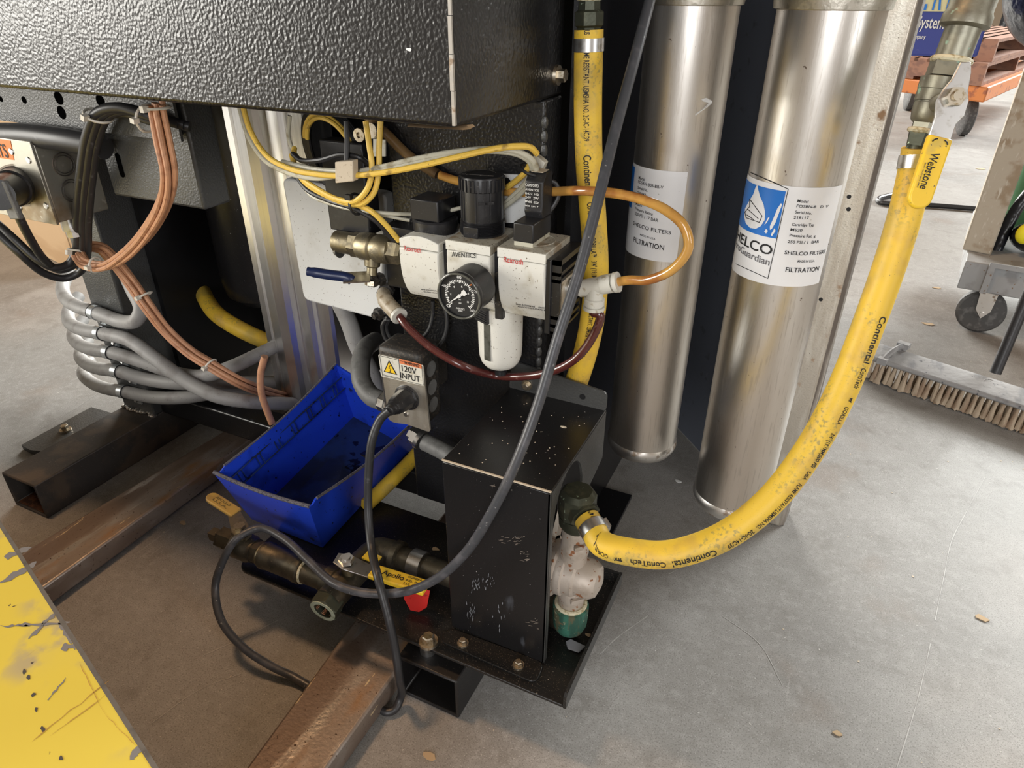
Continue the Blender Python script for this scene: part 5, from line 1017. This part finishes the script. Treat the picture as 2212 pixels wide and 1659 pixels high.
# ================================================================== floor debris
tag(mk('peeled_tape', M().prism([at(1222, 1388, z=.104), at(1232, 1383, z=.112), at(1264, 1398, z=.106), at(1250, 1410, z=.106), at(1226, 1402, z=.105)], (0, .001, .0012)), 'tape_grey'), 'curled scrap of grey tape in the corner of the drip tray', 'tape')
DEB = [((928, 1635), 0, .010, 'flat tan paper chip on the floor in front of the skid tube'), ((395, 1130), 0, .008, 'tan chip on the floor beside the rusty lift fork'), ((1810, 1585), 0, .007, 'pale wood splinter on the open floor at the lower right'), ((2118, 1335), 0, .011, 'light round scuff flake on the floor far right'), ((1465, 1040), 0, .008, 'white powdery flake on the floor beneath the filters'), ((2022, 622), 0, .013, 'wood shavings on the floor beyond the long yellow hose'), ((2005, 700), 0, .018, 'larger wood shavings heap on the floor above the broom'), ((2120, 365), 0, .03, 'small pale scrap on the floor near the orange dolly'), ((940, 1186), .103, .007, 'tan crumb on the drip tray beside the black cover'), ((1270, 1372), .1035, .005, 'thin straw splinter on the drip tray near the green elbow')]
random.seed(9)
for (px, py), z, s_, lb_ in DEB:
    c_ = at(px, py, z=z + .0005); P = [c_ + V((math.cos(a) * s_ * random.uniform(.6, 1.2), math.sin(a) * s_ * .6 * random.uniform(.6, 1.2), 0)) for a in [i * math.pi / 3.5 for i in range(7)]]
    tag(mk('debris_chip', M().prism(P, (0, 0, .0012)), 'wood_chip' if 'white' not in lb_ else 'white_ink', None, smooth=0), lb_, 'debris')
m = M(); random.seed(4)
for i in range(260):
    c_ = V((random.uniform(-1.2, 1.2), random.uniform(.15, 2.6), .0003)); s_ = random.uniform(.0008, .0026); a0_ = random.random() * 3
    m.add([c_ + V((math.cos(a0_ + a) * s_ * random.uniform(.4, 1.2), math.sin(a0_ + a) * s_ * random.uniform(.4, 1.2), .0002)) for a in (0, 1.4, 2.9, 4.4)], [[0, 1, 2, 3]])
o = mk('floor_grit', m, 'foam_beige', None, smooth=0, kind='stuff'); tag(o, 'pale grit and sawdust scattered over the concrete floor', 'grit')
mk('floor_joint', M().prism([at(1520, 1010, z=.0002), at(1524, 1010, z=.0002), at(1575, 1120, z=.0002), at(1571, 1120, z=.0002)], (0, 0, .0004)), 'conduit_dark', fl)
for pts in ([(2128, 1030), (2085, 1110), (2055, 1170), (2040, 1240), (2020, 1340)], [(2010, 1390), (1985, 1500), (1962, 1580), (1935, 1665)], [(1400, 1330), (1330, 1380), (1300, 1410)], [(1445, 1240), (1520, 1200)], [(1560, 1330), (1640, 1390), (1690, 1480)], [(430, 1420), (540, 1370), (600, 1340)], [(330, 1560), (430, 1490), (520, 1455)], [(80, 930), (150, 890), (210, 850)]):
    P = spline([at(a, b_, z=.0004) for a, b_ in pts], 5); m = M(); vs = []
    for i, q in enumerate(P):
        T = (P[min(i + 1, len(P) - 1)] - P[max(i - 1, 0)]).normalized(); nrm_ = V((-T.y, T.x, 0)) * .0007 * random.uniform(.3, 1.2); vs += [q + nrm_, q - nrm_]
    mk('floor_scratch', m.add(vs, [[2 * i, 2 * i + 1, 2 * i + 3, 2 * i + 2] for i in range(len(P) - 1)]), 'floor_scratch', fl, smooth=0)
cblk = spline([at(1930, 420, z=.012), at(1896, 430, z=.012), at(1905, 438, z=.012), at(1990, 442, z=.012), at(2060, 447, z=.012), at(2120, 452, z=.012)], 8)
tag(mk('floor_cable', M().tube(cblk, .011, 10), 'rubber_black'), 'thin black cable lying in a loop on the far floor', 'cable')
# ================================================================== push broom
bm_ = thing('push_broom', 'dusty push broom with tan bristles and a black handle', 'broom', (.33, 1.68, 0))
A_, B_ = at(1868, 728, z=.075), at(2330, 872, z=.075)
bd_ = (B_ - A_).normalized(); bn = V((-bd_.y, bd_.x, 0))
L_ = (B_ - A_).length
def bpt(a, n_, z): return V((A_.x, A_.y, 0)) + V((bd_.x, bd_.y, 0)) * a + bn * n_ + V((0, 0, z))
prof = [(-.070, .050), (-.075, .056), (-.070, .062), (-.02, .074), (.0, .072), (.004, .050)]
mk('broom_block', M().prism([bpt(0, n_, z) for n_, z in prof], bd_ * L_), 'broom_block', bm_, bevel=.003)
random.seed(8); nt_ = 32; m0 = None
for rw in range(2):
    for i in range(nt_):
        a = .012 + (L_ - .02) * (i + .5 * rw) / nt_; n_ = -.062 + rw * .030
        top = bpt(a, n_, .056); bot = bpt(a + random.gauss(0, .002), n_ - .012 + random.gauss(0, .002), .0005)
        m = M(); vs = []; N_ = 14
        for j in range(N_):
            th = 2 * math.pi * j / N_; d_ = bd_ * math.cos(th) + bn * math.sin(th); vs.append(top + d_ * .0030)
        for k, (t, r_) in enumerate(((.5, .0050), (.85, .0074), (1.0, .0085))):
            for j in range(N_):
                th = 2 * math.pi * j / N_; d_ = bd_ * math.cos(th) + bn * math.sin(th); q = top.lerp(bot, t) + d_ * r_ * random.uniform(.86, 1.12)
                if k == 2: q.z = random.uniform(.0005, .006)
                vs.append(q)
        fs = [[r_ * N_ + j, r_ * N_ + (j + 1) % N_, (r_ + 1) * N_ + (j + 1) % N_, (r_ + 1) * N_ + j] for r_ in range(3) for j in range(N_)] + [list(range(3 * N_, 4 * N_))]
        mk('bristle_tuft', m.add(vs, fs), 'bristle', bm_)
q = at(2137, 829, z=.068); mk('handle_socket', M().torus(q, (0, -.3, 1), .012, .0035, 24, 8).lathe(q, (0, -.3, 1), [(-.004, .009), (-.002, .009)], 16), 'broom_block', bm_)
pA = at(2150, 806, z=.068); pB = at(2240, 590, d=1.55)
mk('handle', M().tube([pA, pA.lerp(pB, .5), pB], .0125, 18), 'rubber_black', bm_)
ca = at(1955, 745, z=.076); cb_ = at(1932, 775, z=.074)
mk('brace_clip', M().tube(spline([bpt(.075, -.075, .052), bpt(.078, -.06, .068), bpt(.085, -.03, .080), bpt(.092, .0, .080), bpt(.095, .008, .062)], 5), .007, 8).obox(bpt(.092, .006, .083), bd_, bn, .014, .010, .006).obox(bpt(.076, -.072, .060), bd_, bn, .011, .008, .008), 'broom_block', bm_)
# ================================================================== grey cart at the right edge
ct = thing('grey_cart', 'dusty grey steel platform cart with a caster and a tan post', 'cart', (.55, 2.2, 0))
dz0, dz1 = .135, .215
c0_ = at(2066, 622, z=dz0)
dirx = V((math.cos(-.12), math.sin(-.12), 0)); diry = V((.12, 1, 0)).normalized()
def cpt(a, b_, z): return V((c0_.x, c0_.y, z)) + dirx * a + diry * b_
mk('cart_deck', M().prism([cpt(0, 0, dz0), cpt(.9, 0, dz0), cpt(.9, .6, dz0), cpt(0, .6, dz0)], (0, 0, dz1 - dz0)), 'cart_paint', ct, bevel=.003)
mk('deck_frame', M().prism([cpt(.055, -.004, dz0), cpt(.07, -.004, dz0), cpt(.07, -.004, dz1 - .005), cpt(.9, -.004, dz1 - .005), cpt(.9, -.004, dz1 + .008), cpt(.055, -.004, dz1 + .008)], (0, -.006, 0)), 'cart_paint', ct)
w0 = at(2120, 668, y=c0_.y + .05); wx = V((w0.x, c0_.y + .05, .0625))
mk('caster_wheel', M().lathe(wx - diry * .018, diry, [(0, .045), (.001, .055), (.008, .0615), (.028, .0615), (.035, .055), (.036, .045)], 40), 'tire', ct)
mk('caster_fork', M().prism([wx + dirx * -.022 + V((0, -.026, .07)), wx + dirx * .022 + V((0, -.026, .07)), wx + dirx * .018 + V((0, -.026, .01)), wx + V((0, -.026, -.014)), wx + dirx * -.018 + V((0, -.026, .01))], (0, .005, 0)).lathe(wx + V((0, -.03, 0)), (0, 1, 0), [(0, .006), (.06, .006)], 12), 'rim_steel', ct)
pb = at(2078, 540, z=dz1); pb2 = at(2140, 552, z=dz1); 
mk('post_board', M().prism([V((pb.x, pb.y, dz1)), V((pb2.x, pb2.y, dz1)), V((pb2.x + .02, pb2.y + .14, dz1)), V((pb.x + .02, pb.y + .14, dz1))], (0, 0, 1.1)), 'post_board', ct, bevel=.004)
gt = at(2200, 440, d=2.1); tag(mk('green_canister', M().lathe((gt.x + .06, gt.y, dz1), (0, 0, 1), [(0, .06), (.01, .09), (.03, .10), (.5, .10), (.55, .07)], 32), 'green_paint'), 'green canister standing on the grey cart', 'canister')
bt = at(2200, 535, d=1.92); o = thing('black_machine_part', 'dark rubbery machine part with a bright yellow knob on the cart', 'machine part', (bt.x, bt.y, dz1))
mk('body', M().ball((bt.x + .05, bt.y + .02, dz1 + .045), .065, 1.2, 1, .7).tube(spline([at(2150, 545, d=1.96), at(2180, 480, d=1.94), at(2212, 430, d=1.92), at(2260, 380, d=1.9)], 5), .016, 12), 'tarp_black', o)
mk('knob', M().ball(at(2216, 505, d=1.86), .024, 1, .7, 1.2), 'bright_yellow', o)
# ================================================================== far background: dolly, pallets, blue box
dl = thing('orange_dolly', 'orange platform dolly with black wheels under the pallets', 'dolly', (.7, 6.2, 0))
zf = .26
f0, f1, f2 = at(1915, 196, z=zf), at(2125, 222, z=zf), at(2260, 160, z=zf); f3 = f0 + (f2 - f1)
def lvl(v, z): return V((v.x, v.y, z))
mk('dolly_frame', M().prism([lvl(q, zf) for q in (f0, f1, f2, f3)], (0, 0, .09)), 'orange_paint', dl, bevel=.01)
for q in (at(1958, 238, z=0), at(2075, 292, z=0)):
    c_ = V((q.x, q.y, .125)); mk('wheel', M().lathe(c_ - V((.03, 0, 0)), (1, .15, 0), [(0, .09), (.005, .115), (.012, .125), (.055, .125), (.062, .115), (.068, .09)], 28), 'tire', dl)
    mk('wheel_hub', M().lathe(c_ + V((.036, .006, 0)), (1, .15, 0), [(0, .055), (.006, .045)], 20), 'rim_steel', dl); mk('wheel_bracket', M().box(c_.x - .03, c_.x + .03, c_.y - .05, c_.y + .05, c_.z + .08, zf), 'orange_paint', dl)
def pallet(z, lb_, dx=0):
    t = thing('wood_pallet', lb_, 'pallet', lvl(f0, z), 'pallets on the orange dolly'); u = (f1 - f0); u.z = 0; v = (f2 - f1); v.z = 0; L1 = u.length; L2 = v.length; u.normalize(); v.normalize()
    o_ = lvl(f0, 0) + u * .05 + v * dx
    def slab(nm, a0, a1, b0, b1, z0, z1): return mk(nm, M().prism([o_ + u * a0 + v * b0 + V((0, 0, z0)), o_ + u * a1 + v * b0 + V((0, 0, z0)), o_ + u * a1 + v * b1 + V((0, 0, z0)), o_ + u * a0 + v * b1 + V((0, 0, z0))], (0, 0, z1 - z0)), 'pallet_wood', t)
    la, lb2 = L1 - .1, L2 * .9
    for k in range(6): a = (la - .12) * k / 5; slab('top_plank', a, a + .12, 0, lb2, z + .11, z + .13); 
    for k in range(3): slab('stringer', 0, la, (lb2 - .04) * k / 2, (lb2 - .04) * k / 2 + .04, z + .02, z + .11)
    for k in range(3): a = (la - .12) * k / 2; slab('bottom_plank', a, a + .12, 0, lb2, z, z + .02)
pallet(zf + .091, 'lower worn wooden pallet resting on the orange dolly'); pallet(zf + .222, 'upper worn wooden pallet directly under the blue box', .1)
bz_ = zf + .358
bxx = thing('blue_carton', 'dark blue printed carton with white lettering on the pallets', 'box', (.5, 6.2, bz_))
q0, q1 = at(1925, 120, z=bz_), at(2112, 124, z=bz_); u = q1 - q0; u.z = 0; v = V((-u.y, u.x, 0)).normalized() * .6
B0 = lvl(q0, bz_) - u * .35; B1 = lvl(q1, bz_)
mk('carton_body', M().prism([B0, B1, B1 + v, B0 + v], (0, 0, .8)), 'box_blue', bxx, bevel=.01)
un = u.normalized(); fn = V((un.y, -un.x, 0)) * .004
def bpx(px, py):
    r_ = ray(px, py); n_ = fn.normalized(); t = (B0 - CAM).dot(n_) / r_.dot(n_); return CAM + r_ * t + fn
lettering('CleaningSystem', flat(bpx(1905, 56), bpx(2037, 62), (0, 0, 1), .045), 'white_ink', bxx); lettering('Cleaning Company', flat(bpx(1930, 82), bpx(1998, 84), (0, 0, 1), .016), 'white_ink', bxx)
mk('cream_panel', M().prism([bpx(1940, 24), bpx(2048, 25), bpx(2050, -40), bpx(1940, -40)], fn), 'box_cream', bxx, label='cream panel with blue letters')
lettering('E R I', flat(bpx(1985, 20) + fn * 2, bpx(2045, 21) + fn * 2, (0, 0, 1), .14), 'blue_print', bxx)
kb_ = at(2200, 118, z=bz_); tag(mk('black_bagged_bundle', M().ball((kb_.x + .16, kb_.y + .25, bz_ + .30), .34, .8, .8, .9, 24, 16), 'tarp_black'), 'black plastic-wrapped bundle beside the blue carton', 'bundle')
rq = at(2196, 6, d=7.6); rd = thing('red_cap_drum', 'dark drum with a faded red cap at the top right corner', 'drum', (rq.x, rq.y, 0))
mk('drum_shell', M().lathe((rq.x, rq.y, 0), (0, 0, 1), [(0, .10), (rq.z - .03, .10), (rq.z - .02, .08)], 28), 'tarp_black', rd); mk('drum_cap', M().lathe((rq.x, rq.y, rq.z - .02), (0, 0, 1), [(0, .08), (.05, .075), (.06, .05)], 28), 'red_plastic', rd)
# cardboard at far left
q0, q1 = at(-60, 480, z=.0), at(170, 590, z=.0)
u = (q1 - q0); u.z = 0
tag(mk('cardboard_carton', M().prism([q0, q1, q1 + V((-.1, .5, 0)), q0 + V((-.1, .5, 0))], (0, 0, .55)), 'cardboard', None, bevel=.004), 'tan cardboard carton standing beyond the left post', 'carton')
